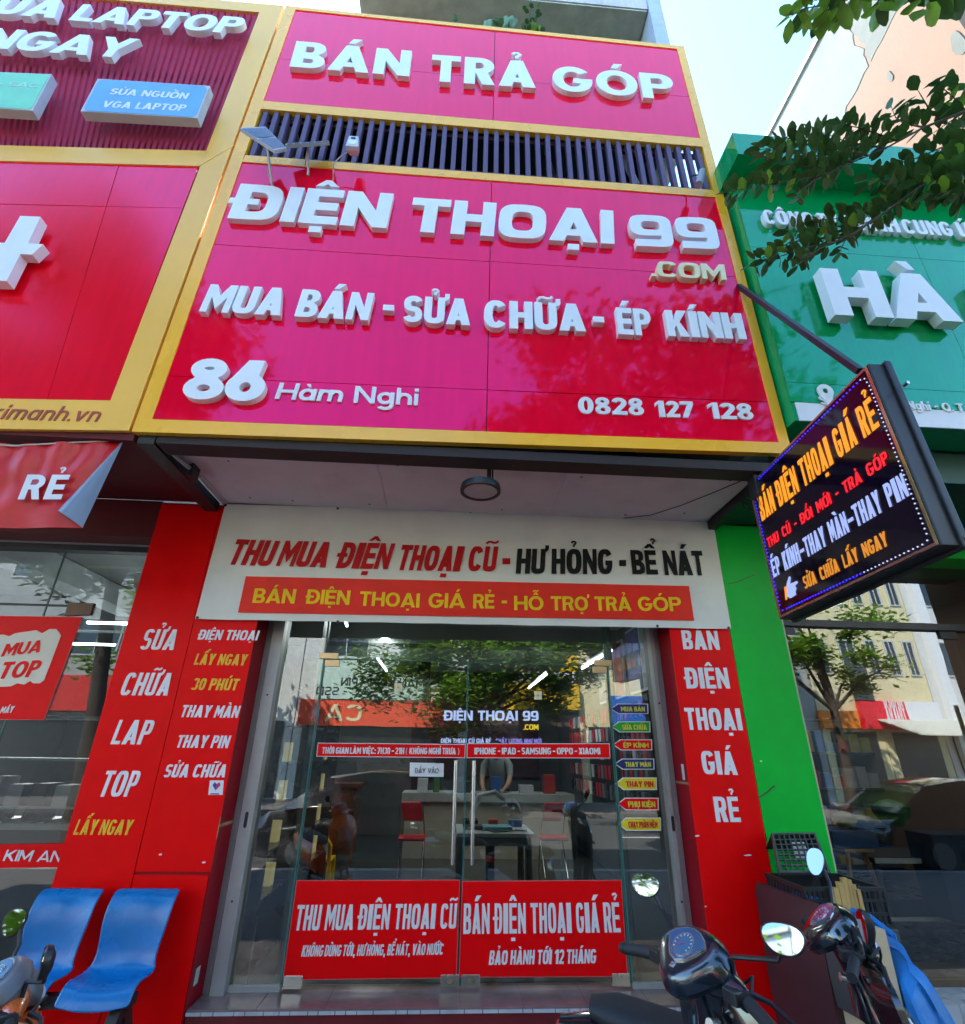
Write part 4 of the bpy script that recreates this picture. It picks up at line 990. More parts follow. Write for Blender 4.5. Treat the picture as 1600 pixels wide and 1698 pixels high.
b1, b2 = onZ(20, 950, 3.2), onZ(235, 1022, 3.2); xb_ = (b1.x + b2.x) / 2
part('ceiling_beam', MB().box((xb_ - .16, .2, 3.2), (xb_ + .16, 6.7, 3.46)), M('white_beam', (.75,.80,.80)), BL_)
for x_, y_ in ((-3.6, 1.6), (-5.2, 3.0)):  # tubes and area lamps added to brighten the laptop shop
    al = bpy.data.lights.new('tube_fill', 'AREA'); al.shape = 'RECTANGLE'; al.size = 1.1; al.size_y = .1; al.energy = 16; al.color = (.92,.97,1)
    ao = bpy.data.objects.new('tube_fill', al); COL.objects.link(ao); ao.location = (x_, y_, 2.75)
    TL_ = thing('tube_light', 'added lit tube hanging in the laptop shop, %s' % ('nearer the glass' if y_ < 2 else 'further back'), 'lamp', (x_, y_, 2.8))
    part('tube', MB().tube([(x_-.55,y_,2.80),(x_+.55,y_,2.80)], .016, 8), em('tube_light', '#e8f4ff', 2.5), TL_, True)
part('ceiling_beam', MB().box((-7.4, 3.0, 3.0), (-2.63, 3.2, 3.46)), M('grey_beam', (.25,.27,.26)), BL_)
for x in (-3.42, -5.0):
    pane('pane', BL_, x if x > -5 else -5.0, -2.56 if x > -5 else -3.43, .02, 3.07, mat=GLASSL)
part('pane_edge', MB().box((-3.428, -.006, .02), (-3.418, .006, 3.07)), GEDGE, BL_)
pane('pane', BL_, -7.4, -5.01, .02, 3.07, mat=GLASSL)
q = [on(*p, -.02) for p in ((113,999),(156,1000),(150,1019),(106,1021))]
part('hinge', MB().slab([q[3],q[2],q[1],q[0]], N0, .03), M('dark_bronze', (.10,.06,.04), rough=.35, metal=.5), BL_, bev=.003)
part('head_rail', MB().box((-7.4, -.012, 2.585), (-3.12, .0, 2.60)), BLK, BL_)
for z in (1.02, 1.38, 1.72): part('shelf_board', MB().box((-5.2, .5, z), (-2.75, .85, z+.02)), M('shelf_glass', (.25,.3,.3), rough=.2), BL_)
part('counter', MB().box((-5.2, .45, 0), (-2.75, .95, .88)), M('dark_counter', (.05,.05,.05)), BL_)
part('counter_top', MB().box((-5.2, .42, .88), (-2.72, .97, .92)), M('cream_top', (.5,.5,.45)), BL_)
rnd = random.Random(8)
for i in range(9):
    x = -4.4 + i*.19; h = rnd.uniform(.10,.24)
    c = (rnd.choice([(.05,.05,.06),(.4,.4,.4),(.02,.05,.09),(.3,.3,.33)]))
    part('shelf_item', MB().box((x, .55, 1.04), (x+.12, .75, 1.04+h)), M('item_%d' % (i % 4), c, rough=.3), BL_)
for i in range(4):
    x = -3.9+i*.33; part('laptop', MB().box((x,.5,.92),(x+.26,.7,.935)).hexa([(x,.70,.935),(x+.26,.70,.935),(x+.26,.72,.935),(x,.72,.935),(x,.78,1.11),(x+.26,.78,1.11),(x+.26,.80,1.11),(x,.80,1.11)]), PANE, BL_)
L1 = bordered('poster', 'red poster with a cream speech shape reading MUA TOP on the left shop glass', 'poster', ((-40,1020),(137,1023),(73,1194),(-110,1193)), -.012, REDP, MATS['pink_edge'], None, .004)
pts = [(99,1050),(101,1054),(73,1128),(66,1133),(55,1133),(50,1129),(40,1135),(28,1133),(18,1138),(-60,1142),(-60,1062),(5,1052),(15,1055),(25,1050),(60,1045),(70,1050),(82,1043),(93,1043)]
part('speech_shape', MB().prism([on(x, y, -.0175) for x, y in pts][::-1], N0, .002), BANW, L1)
kw = dict(depth=.002, s=.22, t=.19, e=2.2, gap=.07)
text(L1, 'MUA', (1,1089), (65,1081.5), 1068, ('Y', -.021), REDP, shear=.08, **kw)
text(L1, 'TOP', (-6,1126), (59,1122), 1098, ('Y', -.021), REDP, shear=.12, **kw)
text(L1, 'MÁY', (-1,1183), (20,1181.5), 1172, ('Y', -.0175), WPR, shear=.1, **kw)
L2 = board('strip_sign', 'red strip low on the left shop glass reading KIM AN', 'strip sign', ((-90,1402),(112,1398),(100,1438),(-110,1441)), -.012, REDP)
text(L2, 'KIM ANH', (4,1427.5), (118,1430), 1409, ('Y', -.0165), WPR, depth=.002, s=.19, t=.16, e=2.3, gap=.08, shear=.12)
# torn banner hanging from the porch
HB = thing('banner', 'red plastic banner reading RẺ with a curled grey corner under the left porch', 'banner', (-2.7, -1.34, 2.7))
qb = [on(-160,738,-1.34), on(204,730,-1.34), on(137,875,-1.34), on(-160,876,-1.34)]
mb = MB(); nx, nz = 60, 14; vs = []
for j in range(nz+1):
    for i in range(nx+1):
        u, v = i/nx, j/nz
        # right hand edge runs from top corner down to where the curl starts
        q2 = on(97+ (137-97)*0, 845, -1.34)
        top = qb[0].lerp(qb[1], u); xr = [on(204,730,-1.34), on(137,875,-1.34)]
        edge = on(204,731,-1.34).lerp(on(97,848,-1.34), min(1,(1-v)/.80)) if v > .2 else on(97,848,-1.34).lerp(on(137,875,-1.34), (.2-v)/.2)
        left = qb[3].lerp(qb[0], v); p = left.lerp(edge, u)
        p = p + Vector((0, -.012*math.sin(u*40+v*4)*(v**2) - .006*math.sin(u*17-v*11), -.010*abs(math.sin(u*14))*v**3)); vs.append(p)
mb.add(vs, [(j*(nx+1)+i, j*(nx+1)+i+1, (j+1)*(nx+1)+i+1, (j+1)*(nx+1)+i) for j in range(nz) for i in range(nx)])
part('cloth', mb, M('red_vinyl', (.62,.006,.010), rough=.35, var=.18, bump=.15, bscale=14), HB, True)
cur = []
A0, A1, A2 = on(205,731,-1.345), on(137,875,-1.40), on(96,848,-1.345)
rings = []
for k in range(13):
    t_ = k/12; ax = A0.lerp(A1, t_); ed = A0.lerp(A2, min(1, t_))
    rr = .004 + .06*t_; row = []
    for m in range(9):
        w_ = m/8; p = ax.lerp(ed, w_); row.append(p + Vector((0, -math.sin(w_*math.pi)*rr*1.3, math.sin(w_*math.pi)*rr*.1)))
    rings.append(row)
m_ = MB().loft(rings, caps=False, closed=False); part('curled_corner', m_, M('grey_vinyl_back', (.17,.20,.25), rough=.3, spec=.6, var=.08), HB, True)
part('cord', MB().tube([on(-160,737,-1.345), on(30,739,-1.345), on(100,735,-1.345), on(205,730,-1.345), on(218,716,-1.345)], .006, 5), M('pale_cord', (.6,.5,.45)), HB)
text(HB, 'RẺ', (29,827.8), (101,827.8), 787, ('Y', -1.372), WPR, depth=.003, s=.22, t=.20, e=2.1, gap=.14)

# right neighbour
BRr = thing('shop_building', 'green shop on the right with dark porch and a wide reflecting glass front', 'building', (5, 2, G0))
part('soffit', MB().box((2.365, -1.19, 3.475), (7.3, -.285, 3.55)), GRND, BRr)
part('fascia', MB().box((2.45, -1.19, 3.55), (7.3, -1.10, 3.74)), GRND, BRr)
part('header', MB().box((2.85, -.285, 3.22), (7.3, -.02, 3.47)), GRNW, BRr)
part('head_rail', MB().box((2.85, -.05, 2.60), (7.3, .05, 2.66)), BLK, BRr)
part('wall', MB().box((2.6, -1.1, 3.76), (5.95, 6.9, 6.38)), CONC, BRr)
part('ceiling', MB().box((2.85, .05, 3.25), (7.3, 7, 3.47)), M('dull_ceiling', (.16,.165,.155)), BRr)
part('door_post', MB().box((2.835, -.05, 0), (2.90, .06, 3.2)), M('dark_bronze_frame', (.05,.055,.05), rough=.3), BRr)
part('side_wall', MB().box((2.80, .13, G0), (2.86, 7, 3.6)), MATS['grey_wall'], BRr)
part('side_wall', MB().box((7.3, -.3, G0), (7.4, 7, 3.6)), MATS['grey_wall'], BRr)
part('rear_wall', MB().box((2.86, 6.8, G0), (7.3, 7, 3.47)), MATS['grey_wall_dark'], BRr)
part('shop_floor', MB().box((2.86, .02, G0), (7.3, 6.8, 0)), M('brown_floor', (.06,.05,.04), rough=.25), BRr)
pane('pane', BRr, 2.90, 4.62, .04, 2.60, mat=GLASSR); pane('pane', BRr, 4.63, 7.3, .04, 2.60, mat=GLASSR)
pane('transom_pane', BRr, 2.90, 7.3, 2.66, 3.22, mat=GLASSR)
part('bottom_rail', MB().box((2.90, -.03, .0), (7.3, .02, .04)), M('brown_rail', (.12,.08,.05), rough=.3), BRr)
part('floor_step', MB().box((2.90, .021, 0), (7.3, .35, .03)), MATS['brown_rail'], BRr)
for x in (4.50, 4.74):
    h = part('handle', MB().tube([(x, -.06, .95), (x, -.06, 1.95)], .018, 8), M('pale_handle', (.55,.50,.42), rough=.3, metal=.3), BRr, True)
for x0 in (2.95, 4.5): part('patch_fitting', MB().box((x0, -.02, 2.53), (x0+.16, .02, 2.598)), BLK, BRr)
al = bpy.data.lights.new('shop_fill', 'AREA'); al.size = 1.2; al.energy = 2.5  # area lamp and panel added to bring out the goods inside
ao = bpy.data.objects.new('shop_fill', al); COL.objects.link(ao); ao.location = (4.4, 1.6, 3.2)
LF = thing('fill_panel_light', 'square lit panel added to brighten the right shop', 'lamp', (4.4, 1.6, 3.22))
part('panel', MB().box((4.1,1.3,3.225),(4.7,1.9,3.248)), em('fill_panel_glow', '#e8f4ff', .25), LF)
# right shop goods
def pbox(name, px0, px1, pyt, pyb, Y, d, mat, label, cat, group=None):
    a = on(px0, pyb, Y); b = on(px1, pyt, Y)
    return single(name, MB().box((a.x, Y, a.z), (b.x, Y+d, b.z)), mat, label, cat, group, bev=.004)
SH = thing('display_shelf', 'dark display shelf of goods behind the right shop window', 'shelf', (4.6, 3.0, 0))
for z in (.2, .65, 1.1, 1.55, 2.0):
    part('shelf_board', MB().box((3.1, 3.0, z), (7.0, 3.5, z+.03)), M('dark_shelf', (.06,.06,.07)), SH)
rnd = random.Random(3); mb = {}
cols = [(.35,.03,.02),(.4,.35,.05),(.03,.1,.3),(.4,.4,.4),(.08,.2,.06)]
for r_ in range(4):
    for i in range(22):
        x = 3.15 + i*.17; h = rnd.uniform(.12,.3)
        part('package', MB().box((x, 3.05, .232+.45*r_), (x+.14, 3.3, .232+.45*r_+h)), M('goods_%d' % rnd.randrange(5), cols[rnd.randrange(5)], rough=.4), SH)
TR = thing('trestle', 'orange wooden trestle stand inside the right shop window', 'trestle', (3.9, .7, 0))
part('top', MB().slab([on(1400,1413,.7), on(1450,1413,.7), on(1450,1408,.7), on(1400,1408,.7)], N0, .30), WOODY, TR)
part('leg', MB().tube([on(1405,1413,.72), on(1410,1455,.72)], .018, 4), WOODY, TR)
part('leg', MB().tube([on(1432,1413,.72), on(1462,1485,.66)], .018, 4), M('orange_wood', (.42,.20,.05)), TR)
pbox('crate', 1384, 1452, 1378, 1407, .70, .35, M('blue_crate', (.01,.06,.2)), 'blue plastic crate on the wooden trestle in the right shop', 'crate')
for i, (px, py, r_, mt, lb) in enumerate(((1400,1360,.10,M('olive_bag', (.16,.14,.03)),'olive bag on the blue crate, left of two'), (1432,1365,.09,MATS['olive_bag'],'olive bag on the blue crate, right of two'), (1478,1348,.15,M('green_bag', (.02,.12,.02)),'green bag on the dark display table'))):
    c = on(px, py, .85); m_ = MB(); rings = []
    for j in range(7):
        ph = -90+30*j; rr = max(.01, r_*math.cos(R(ph))*(1+.1*math.sin(j*2))); rings.append([c+Vector((rr*math.cos(R(a))*(1+.12*math.sin(a*.07+j)), rr*math.sin(R(a)), r_*.8*math.sin(R(ph)))) for a in range(0,360,36)])
    m_.loft(rings); single('bag', m_, mt, lb, 'bag', smooth=True)
DT = thing('display_table', 'dark display table with white edges inside the right shop', 'table', (4.4, .9, 0))
part('top', MB().box((3.95, .8, .62), (5.6, 1.4, .66)), M('dark_table', (.03,.03,.03)), DT)
part('edge', MB().box((3.95, .785, .62), (5.6, .798, .66)), WPR, DT)
part('shelf', MB().box((3.98, .82, .18), (5.6, 1.4, .21)), MATS['dark_table'], DT)
part('edge', MB().box((3.98, .80, .18), (5.6, .817, .21)), WPR, DT)
for x in (3.97, 5.5): part('leg', MB().box((x, .82, 0), (x+.04, .86, .62)), MATS['dark_table'], DT)
pbox('box', 1585, 1680, 1385, 1530, .6, .3, M('navy_box', (.006,.02,.05)), 'tall navy bin inside the right shop behind the door handles', 'bin')

# distant party wall on the right
FB = thing('tall_building', 'tall building with a bare peach and grey side wall rising behind the green sign', 'building', (10, 6, G0))
PEACH = M('peach_plaster', (.21,.125,.078), rough=.9, var=.10, bump=.3, dirt=.30, scale=1.4)
WHPL = M('white_plaster', (.15,.165,.155), rough=.9, var=.18, bump=.35, dirt=.55, scale=1.5)
GRPL = M('grey_render', (.12,.125,.10), rough=.9, var=.2, bump=.35, dirt=.3, scale=3)
part('wall', MB().box((6, -1.45, G0), (14, 26, 13.0)), PEACH, FB)
def jag(p, q, n, amp, seed):
    r_ = random.Random(seed); o = []
    for i in range(n+1):
        t_ = i/n; o.append((p[0]+(q[0]-p[0])*t_ + (r_.uniform(-amp,amp) if 0<i<n else 0), p[1]+(q[1]-p[1])*t_ + (r_.uniform(-amp,amp) if 0<i<n else 0)))
    return o
o = jag((-.42,11.2),(3.2,10.5),30,.05,1) + [(3.2,10.5),(26,10.2),(26,12.99),(-.42,12.99)] + jag((-.42,12.99),(-.42,11.25),14,.05,2)
part('plaster', MB().prism([Vector((5.992, y, z)) for y, z in o], Vector((-1,0,0)), .015), WHPL, FB)
o = [(-.45,12.97)] + jag((-.45,12.97),(-.47,11.22),12,.035,5) + jag((-.47,11.22),(-1.06,11.35),5,.02,6)[1:] + [(-1.12,12.97)]
part('plaster', MB().prism([Vector((5.994, y, z)) for y, z in o], Vector((-1,0,0)), .012), GRPL, FB)
for px, py, s_ in ((1588,72,.22),(1475,127,.11)):
    c = onX(px, py, 5.99); part('hole', MB().prism([c + Vector((0, s_*.35*math.cos(R(a))*(1+.2*math.sin(a)), s_*math.sin(R(a)))) for a in range(0,360,30)], Vector((-1,0,0)), .012), GRPL, FB)
part('roof_edge', MB().box((5.95, -1.5, 13.0), (14.05, 26, 13.12)), CONC, FB)

# ================================================================= inside the phone shop
RM = thing('shop_room', 'interior of the phone shop seen through the glass doors with dark walls', 'room', (0, 3.5, 0))
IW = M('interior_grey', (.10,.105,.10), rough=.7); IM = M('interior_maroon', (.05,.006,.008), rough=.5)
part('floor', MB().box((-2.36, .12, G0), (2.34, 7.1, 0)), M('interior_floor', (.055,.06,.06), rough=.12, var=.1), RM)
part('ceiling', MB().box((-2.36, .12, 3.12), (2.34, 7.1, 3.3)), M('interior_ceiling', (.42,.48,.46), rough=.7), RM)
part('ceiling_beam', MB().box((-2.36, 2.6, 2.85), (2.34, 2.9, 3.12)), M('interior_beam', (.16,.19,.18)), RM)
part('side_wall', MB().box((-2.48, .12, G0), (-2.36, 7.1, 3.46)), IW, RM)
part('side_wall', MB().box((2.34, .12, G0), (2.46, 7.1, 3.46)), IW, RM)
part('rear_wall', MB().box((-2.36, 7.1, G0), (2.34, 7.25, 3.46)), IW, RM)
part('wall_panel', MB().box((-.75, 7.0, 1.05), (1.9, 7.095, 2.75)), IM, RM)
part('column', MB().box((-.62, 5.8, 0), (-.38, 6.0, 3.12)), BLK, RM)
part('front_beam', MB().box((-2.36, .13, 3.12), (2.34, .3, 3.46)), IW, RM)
NS = thing('lit_sign', 'glowing white lettering ĐIỆN THOẠI 99 on the dark red wall inside the shop', 'sign', (.6, 6.98, 1.6))
GLW = em('glow_white', '#b8c8ff', .3); GLY = em('glow_yellow', '#ffd83a', .26); GLP = em('glow_violet', '#9c8cf0', .25)
kw = dict(depth=.02, gap=.08)
text(NS, 'ĐIỆN THOẠI 99', (736,1194.5), (893,1195), 1178, ('Y', 6.96), GLW, s=.24, t=.19, e=3.2, **kw)
text(NS, '.COM', (868,1210), (893,1210.3), 1201, ('Y', 6.96), GLY, s=.22, t=.17, e=3.2, **kw)
text(NS, 'ĐIỆN THOẠI CŨ GIÁ RẺ - ', (731,1232), (822,1232.2), 1224.5, ('Y', 6.96), GLW, s=.2, t=.16, e=3, **kw)
text(NS, 'CHẤT LƯỢNG NHƯ MỚI', (822,1232.2), (898,1232.5), 1224.8, ('Y', 6.96), GLP, s=.2, t=.16, e=3, **kw)
TUBE = em('tube_light', '#e8f4ff', 2.5)
def tube(p0, p1, label):
    p0, p1 = Vector(p0), Vector(p1); c = (p0+p1)/2
    T = thing('tube_light', label, 'lamp', tuple(c), 'fluorescent tubes inside the phone shop')
    part('tube', MB().tube([p0, p1], .016, 8), TUBE, T, True)
    part('fitting', MB().tube([p0+Vector((0,0,.035)), p1+Vector((0,0,.035))], .018, 4), WPR, T)
tube((-1.25,1.2,2.98), (-1.35,2.2,2.98), 'short lit tube at the ceiling left of the doors')
tube((1.75,1.1,2.55), (1.75,2.4,2.55), 'lit tube along the right wall below the posters')
tube((1.45,3.4,2.6), (1.45,5.2,2.6), 'lit tube further back on the right of the shop')
tube((-1.2,4.2,2.9), (-1.2,5.6,2.9), 'lit tube deep inside on the left of the shop')
for i, (x, y, e_) in enumerate(((-.9, 2.2, 6), (1.3, 3.6, 6), (-1.0, 5.2, 5))):
    al = bpy.data.lights.new('tube_fill', 'AREA'); al.shape = 'RECTANGLE'; al.size = .1; al.size_y = 1.1; al.energy = e_; al.color = (.92,.97,1)
    ao = bpy.data.objects.new('tube_fill', al); COL.objects.link(ao); ao.location = (x, y, 2.92)
SF = thing('display_case', 'dark display case of phone boxes behind the left side glass', 'display case', (-1.55, 1.4, 0))
part('back', MB().box((-1.75,.25,0),(-1.72,2.6,2.35)), BLK, SF)
for y in (.25, 1.0, 1.8, 2.6): part('upright', MB().box((-1.72,y,0),(-1.36,y+.03,2.35)), M('case_black', (.018,.02,.02), rough=.25), SF)
for z in (.0,.42,.74,1.06,1.38,1.70,2.02): part('shelf_board', MB().box((-1.72,.28,z),(-1.37,2.6,z+.02)), MATS['case_black'], SF)
LB_ = M('glowing_box', (.5,.42,.2), emit=(.75,.62,.28), es=.07)  # light in the case put in as a weak glow of the boxes
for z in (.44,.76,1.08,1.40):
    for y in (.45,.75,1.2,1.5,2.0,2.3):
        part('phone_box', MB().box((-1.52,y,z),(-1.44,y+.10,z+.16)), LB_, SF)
DK = thing('work_desk', 'small white topped desk with grey legs behind the door handles', 'desk', (.5, 1.6, 0))
part('top', MB().box((.13,1.32,.735),(.90,2.05,.765)), M('white_laminate', (.62,.64,.64), rough=.3), DK)
part('apron', MB().box((.16,1.36,.655),(.87,1.38,.733)), M('grey_leg', (.16,.18,.19)), DK)
for x in (.14,.81):
    for y in (1.35,1.95): part('leg', MB().box((x,y,0),(x+.06,y+.06,.733)), MATS['grey_leg'], DK)
part('leg', MB().box((.44,1.66,0),(.53,1.75,.733)), BLK, DK)
LM = thing('desk_lamp', 'white magnifier lamp and clutter standing on the desk', 'lamp', (.45, 1.6, .765))
part('arm', MB().tube([(.30,1.65,.767),(.28,1.6,.90),(.36,1.55,1.08),(.52,1.5,1.12),(.62,1.5,1.04)], [.02,.03,.035,.03,.02], 8), M('white_gloss', (.8,.8,.78), rough=.2), LM, True)
part('base', MB().box((.22,1.58,.766),(.40,1.74,.80)), BLK, LM)
single('cable', MB().tube([(.42,1.40,.79),(.5,1.36,.775),(.62,1.36,.78),(.72,1.5,.775),(.84,1.45,.775)], .008, 5), BLK, 'tangle of black cable lying on the white desk', 'cable')
single('tool_tray', MB().box((.40,1.5,.766),(.70,1.72,.80)), M('teal_tray', (.1,.35,.4)), 'teal tray of tools on the white desk', 'tray')
CT = thing('counter', 'long beige service counter at the back of the phone shop', 'counter', (.7, 4.8, 0))
part('front', MB().box((-.62,4.68,0),(2.0,5.2,.78)), M('beige_board', (.46,.41,.32), rough=.5), CT)
part('top', MB().box((-.68,4.60,.78),(2.06,5.25,.90)), M('grey_board', (.38,.40,.37)), CT)
rnd = random.Random(31)
for i, (x, w_, h_, m_, lb) in enumerate(((-.45,.16,.20,'white_laminate','white carton on the left end of the beige counter'),(-.2,.10,.30,'goods_0','red bottle shaped box on the beige counter, left part'),(.15,.26,.16,'case_black','black open laptop case on the beige counter'),(.75,.14,.24,'goods_3','pale box stack on the middle of the beige counter'),(1.2,.22,.12,'goods_1','ochre low box on the beige counter, right part'),(1.6,.18,.28,'goods_2','blue box on the right end of the beige counter'))):
    single('counter_box', MB().box((x, 4.7, .902), (x+w_, 4.9, .902+h_)), MATS[m_], lb, 'box', bev=.004)
for i, (x, y, w_, d_, m_, lb) in enumerate(((.20,1.78,.16,.22,'case_black','black keyboard tray at the back of the white desk'),(.70,1.82,.14,.12,'goods_3','grey parts box at the back right of the white desk'),(.48,1.84,.10,.14,'goods_2','small blue box at the back of the white desk'))):
    single('desk_item', MB().box((x, y, .767), (x+w_, y+d_, .83)), MATS[m_], lb, 'box', bev=.003)
def person(loc, ang, label, shirt, trousers):
    Pn = thing('person', label, 'person', (0,0,0))
    SKIN = M('skin', (.42,.24,.16), rough=.5)
    T_ = lambda path, rr, nm, mt: part(nm, MB().tube(path, rr, 12), mt, Pn, True)
    # one lofted figure: bending forward over the counter
    T_([(0,0,.88),(0,.02,1.0),(0,.10,1.16),(0,.24,1.32),(0,.34,1.40),(0,.38,1.43),(0,.42,1.46)], [.15,.16,.165,.175,.13,.06,.055], 'body', shirt)
    T_([(0,.42,1.45),(0,.46,1.48),(0,.50,1.52),(0,.53,1.58),(0,.53,1.64),(0,.52,1.67)], [.055,.06,.095,.105,.085,.03], 'head', SKIN)
    T_([(0,.47,1.58),(0,.50,1.62),(0,.51,1.67),(0,.51,1.69)], [.08,.11,.10,.03], 'hair', BLK)
    for s_ in (-1,1):
        T_([(s_*.15,.30,1.38),(s_*.22,.34,1.30),(s_*.24,.40,1.14)], [.07,.062,.05], 'sleeve', shirt)
        T_([(s_*.24,.40,1.15),(s_*.22,.50,1.03),(s_*.18,.62,.97),(s_*.16,.70,.95)], [.042,.040,.028,.024], 'forearm', SKIN)
        for f_ in range(4): T_([(s_*(.16+.012*(f_-1.5)),.70,.95),(s_*(.155+.014*(f_-1.5)),.745,.945),(s_*(.15+.014*(f_-1.5)),.775,.93)], [.009,.008,.006], 'finger', SKIN)
        T_([(s_*.14,.69,.955),(s_*.125,.72,.95),(s_*.12,.74,.94)], [.010,.009,.007], 'thumb', SKIN)
        T_([(s_*.09,0,.92),(s_*.10,.03,.5),(s_*.10,0,.08)], [.095,.07,.055], 'trouser_leg', trousers)
        T_([(s_*.10,-.03,.04),(s_*.10,.12,.035)], [.045,.04], 'shoe', BLK)
    Pn.location = loc; Pn.rotation_euler = (0,0,R(ang))
person((.95, 5.45, 0), 165, 'person in a grey shirt bending over behind the shop counter', M('grey_shirt', (.22,.24,.25)), M('dark_trousers', (.02,.02,.03)))
AL = thing('cabinet', 'brown wooden altar cabinet at the back left of the phone shop', 'cabinet', (-1.6, 4.2, 0))
part('body', MB().box((-2.15,4.0,.15),(-1.3,4.5,1.0)), M('brown_wood', (.14,.05,.02), rough=.3), AL)
part('top', MB().box((-2.2,3.96,1.0),(-1.24,4.54,1.05)), MATS['brown_wood'], AL)
for x in (-2.08,-1.72): part('door', MB().box((x,3.985,.22),(x+.33,3.998,.92)), M('red_wood', (.22,.06,.02), rough=.25), AL)
def small_chair():
    Y_ = M('yellow_plastic', (.78,.50,.01), rough=.3); C = thing('plastic_chair', 'small yellow plastic chair behind the left glass door', 'chair', (-1.52, 3.1, 0))
    x0, x1, y0_, y1_ = -1.68, -1.36, 2.95, 3.25
    part('seat', MB().box((x0,y0_,.24),(x1,y1_,.27)), Y_, C, bev=.01)
    for x in (x0, x1-.04):
        for y in (y0_, y1_-.04): part('leg', MB().hexa([(x-.01,y-.01,0),(x+.05,y-.01,0),(x+.05,y+.05,0),(x-.01,y+.05,0),(x,y,.24),(x+.04,y,.24),(x+.04,y+.04,.24),(x,y+.04,.24)]), Y_, C)
    bk = MB(); bk.tube([(x0+.03,y0_+.02,.27),(x0+.02,y0_-.02,.42),(x0+.07,y0_-.03,.49),(x1-.07,y0_-.03,.49),(x1-.02,y0_-.02,.42),(x1-.03,y0_+.02,.27)], .025, 8)
    part('backrest', bk, Y_, C, True)
small_chair()
def fold_chair(x, y, lean, label):
    C = thing('folding_chair', label, 'chair', (x, y, 0), 'red folding chairs by the counter')
    part('backrest', MB().hexa([(x-.14,y-.02,.62),(x+.14,y-.02,.62),(x+.14,y+.02,.62),(x-.14,y+.02,.62),(x-.14+lean,y-.05,.86),(x+.14+lean,y-.05,.86),(x+.14+lean,y-.01,.86),(x-.14+lean,y-.01,.86)]), M('red_pad', (.5,.01,.015)), C, bev=.02)
    part('seat', MB().box((x-.18,y-.32,.42),(x+.18,y+.02,.46)), MATS['red_pad'], C, bev=.015)
    for s_ in (-.16,.16): part('leg', MB().tube([(x+s_,y+.18,0),(x+s_,y-.02,.45),(x+s_+lean,y-.02,.84)], .011, 6), STEEL, C); 
    for s_ in (-.15,.15): part('leg', MB().tube([(x+s_,y-.32,0),(x+s_,y+.04,.45)], .011, 6), STEEL, C)
fold_chair(-.42, 3.6, -.05, 'red folding chair between the yellow chair and the desk'); fold_chair(1.5, 3.7, .06, 'red folding chair right of the white desk')
def wallposter(y0_, y1_, z0_, z1_, cols, label):
    T = single('poster', MB().box((2.30,y0_,z0_),(2.335,y1_,z1_)), WPR, label, 'poster', 'posters high on the right wall of the phone shop')
    n_ = len(cols)
    for i, c in enumerate(cols):
        a, b = y0_+(y1_-y0_)*i/n_, y0_+(y1_-y0_)*(i+1)/n_
        part('picture', MB().box((2.294,a+.02,z0_+.03),(2.299,b-.02,z1_-.03)), M('poster_%d' % int(c[0]*1000+c[2]*10), c, var=.5, scale=8), T)
wallposter(.25,1.1,2.25,3.05,[(.05,.08,.05),(.4,.03,.02)],'red and dark poster nearest the door'); wallposter(1.2,2.2,2.2,3.0,[(.35,.4,.38),(.1,.12,.3)],'pale and blue poster, second from the door'); wallposter(2.4,3.6,2.2,2.95,[(.4,.08,.03),(.06,.06,.07),(.3,.3,.3)],'orange and grey poster, deepest in the shop')
AR = thing('accessory_rack', 'rack of red phone accessory packets on the right wall of the shop', 'rack', (2.2, 3, .9))
part('board', MB().box((2.25,1.5,.9),(2.30,5.5,2.15)), BLK, AR)
rnd = random.Random(11)
for j in range(5):
    for i in range(22):
        c = rnd.choice(['red_pad','red_pad','white_laminate','case_black','grey_leg'])
        y = 1.55+i*.175; z = .95+j*.24; part('packet', MB().box((2.19,y,z),(2.235,y+.11,z+.17)), MATS[c], AR)
gd = MB()

# ================================================================= waiting chairs by the left pillar
WB = thing('waiting_bench', 'row of blue moulded plastic waiting seats against the red pillar', 'bench', (-2.1, -.65, G0))
PROF = [(-.385,.655),(-.42,.635),(-.455,.585),(-.475,.51),(-.48,.43),(-.485,.36),(-.50,.31),(-.53,.27),(-.58,.255),(-.64,.258),(-.69,.262),(-.735,.250),(-.765,.215),(-.778,.175)]
def shell(x0, x1):
    rings = []; n_ = 10
    for i, (y, z) in enumerate(PROF):
        t_ = i/(len(PROF)-1); row = []
        nar = .022*math.sin(math.pi*min(1,max(0,(t_-.25)/.3))) if .25 < t_ < .55 else 0
        for k in range(n_+1):
            u = k/n_; x = (x0+nar) + (x1-x0-2*nar)*u; e_ = (2*u-1)**2
            dz = .022*e_*(1 if .5 < t_ < .92 else .2); dy = -.03*e_*(1 if t_ < .5 else 0)
            if t_ == 1: dz -= -.02*e_
            row.append(Vector((x, y+dy, z+dz)))
        rings.append(row)
    m_ = MB().loft(rings, caps=False, closed=False); return m_
qx = [on(px, 1472, -.44).x for px in (70, 172, 193, 298)]
for a, b in ((qx[0], qx[1]), (qx[2], qx[3])):
    o = part('seat', shell(a, b), BLUEP, WB, True)
    ms_ = o.modifiers.new('smooth', 'SUBSURF'); ms_.levels = 2; ms_.render_levels = 2; md = o.modifiers.new('thick', 'SOLIDIFY'); md.thickness = .007; md.offset = 1
part('crossbar', MB().box((qx[0]-.06,-.72,.17),(qx[3]-.02,-.65,.225)), BLK, WB)
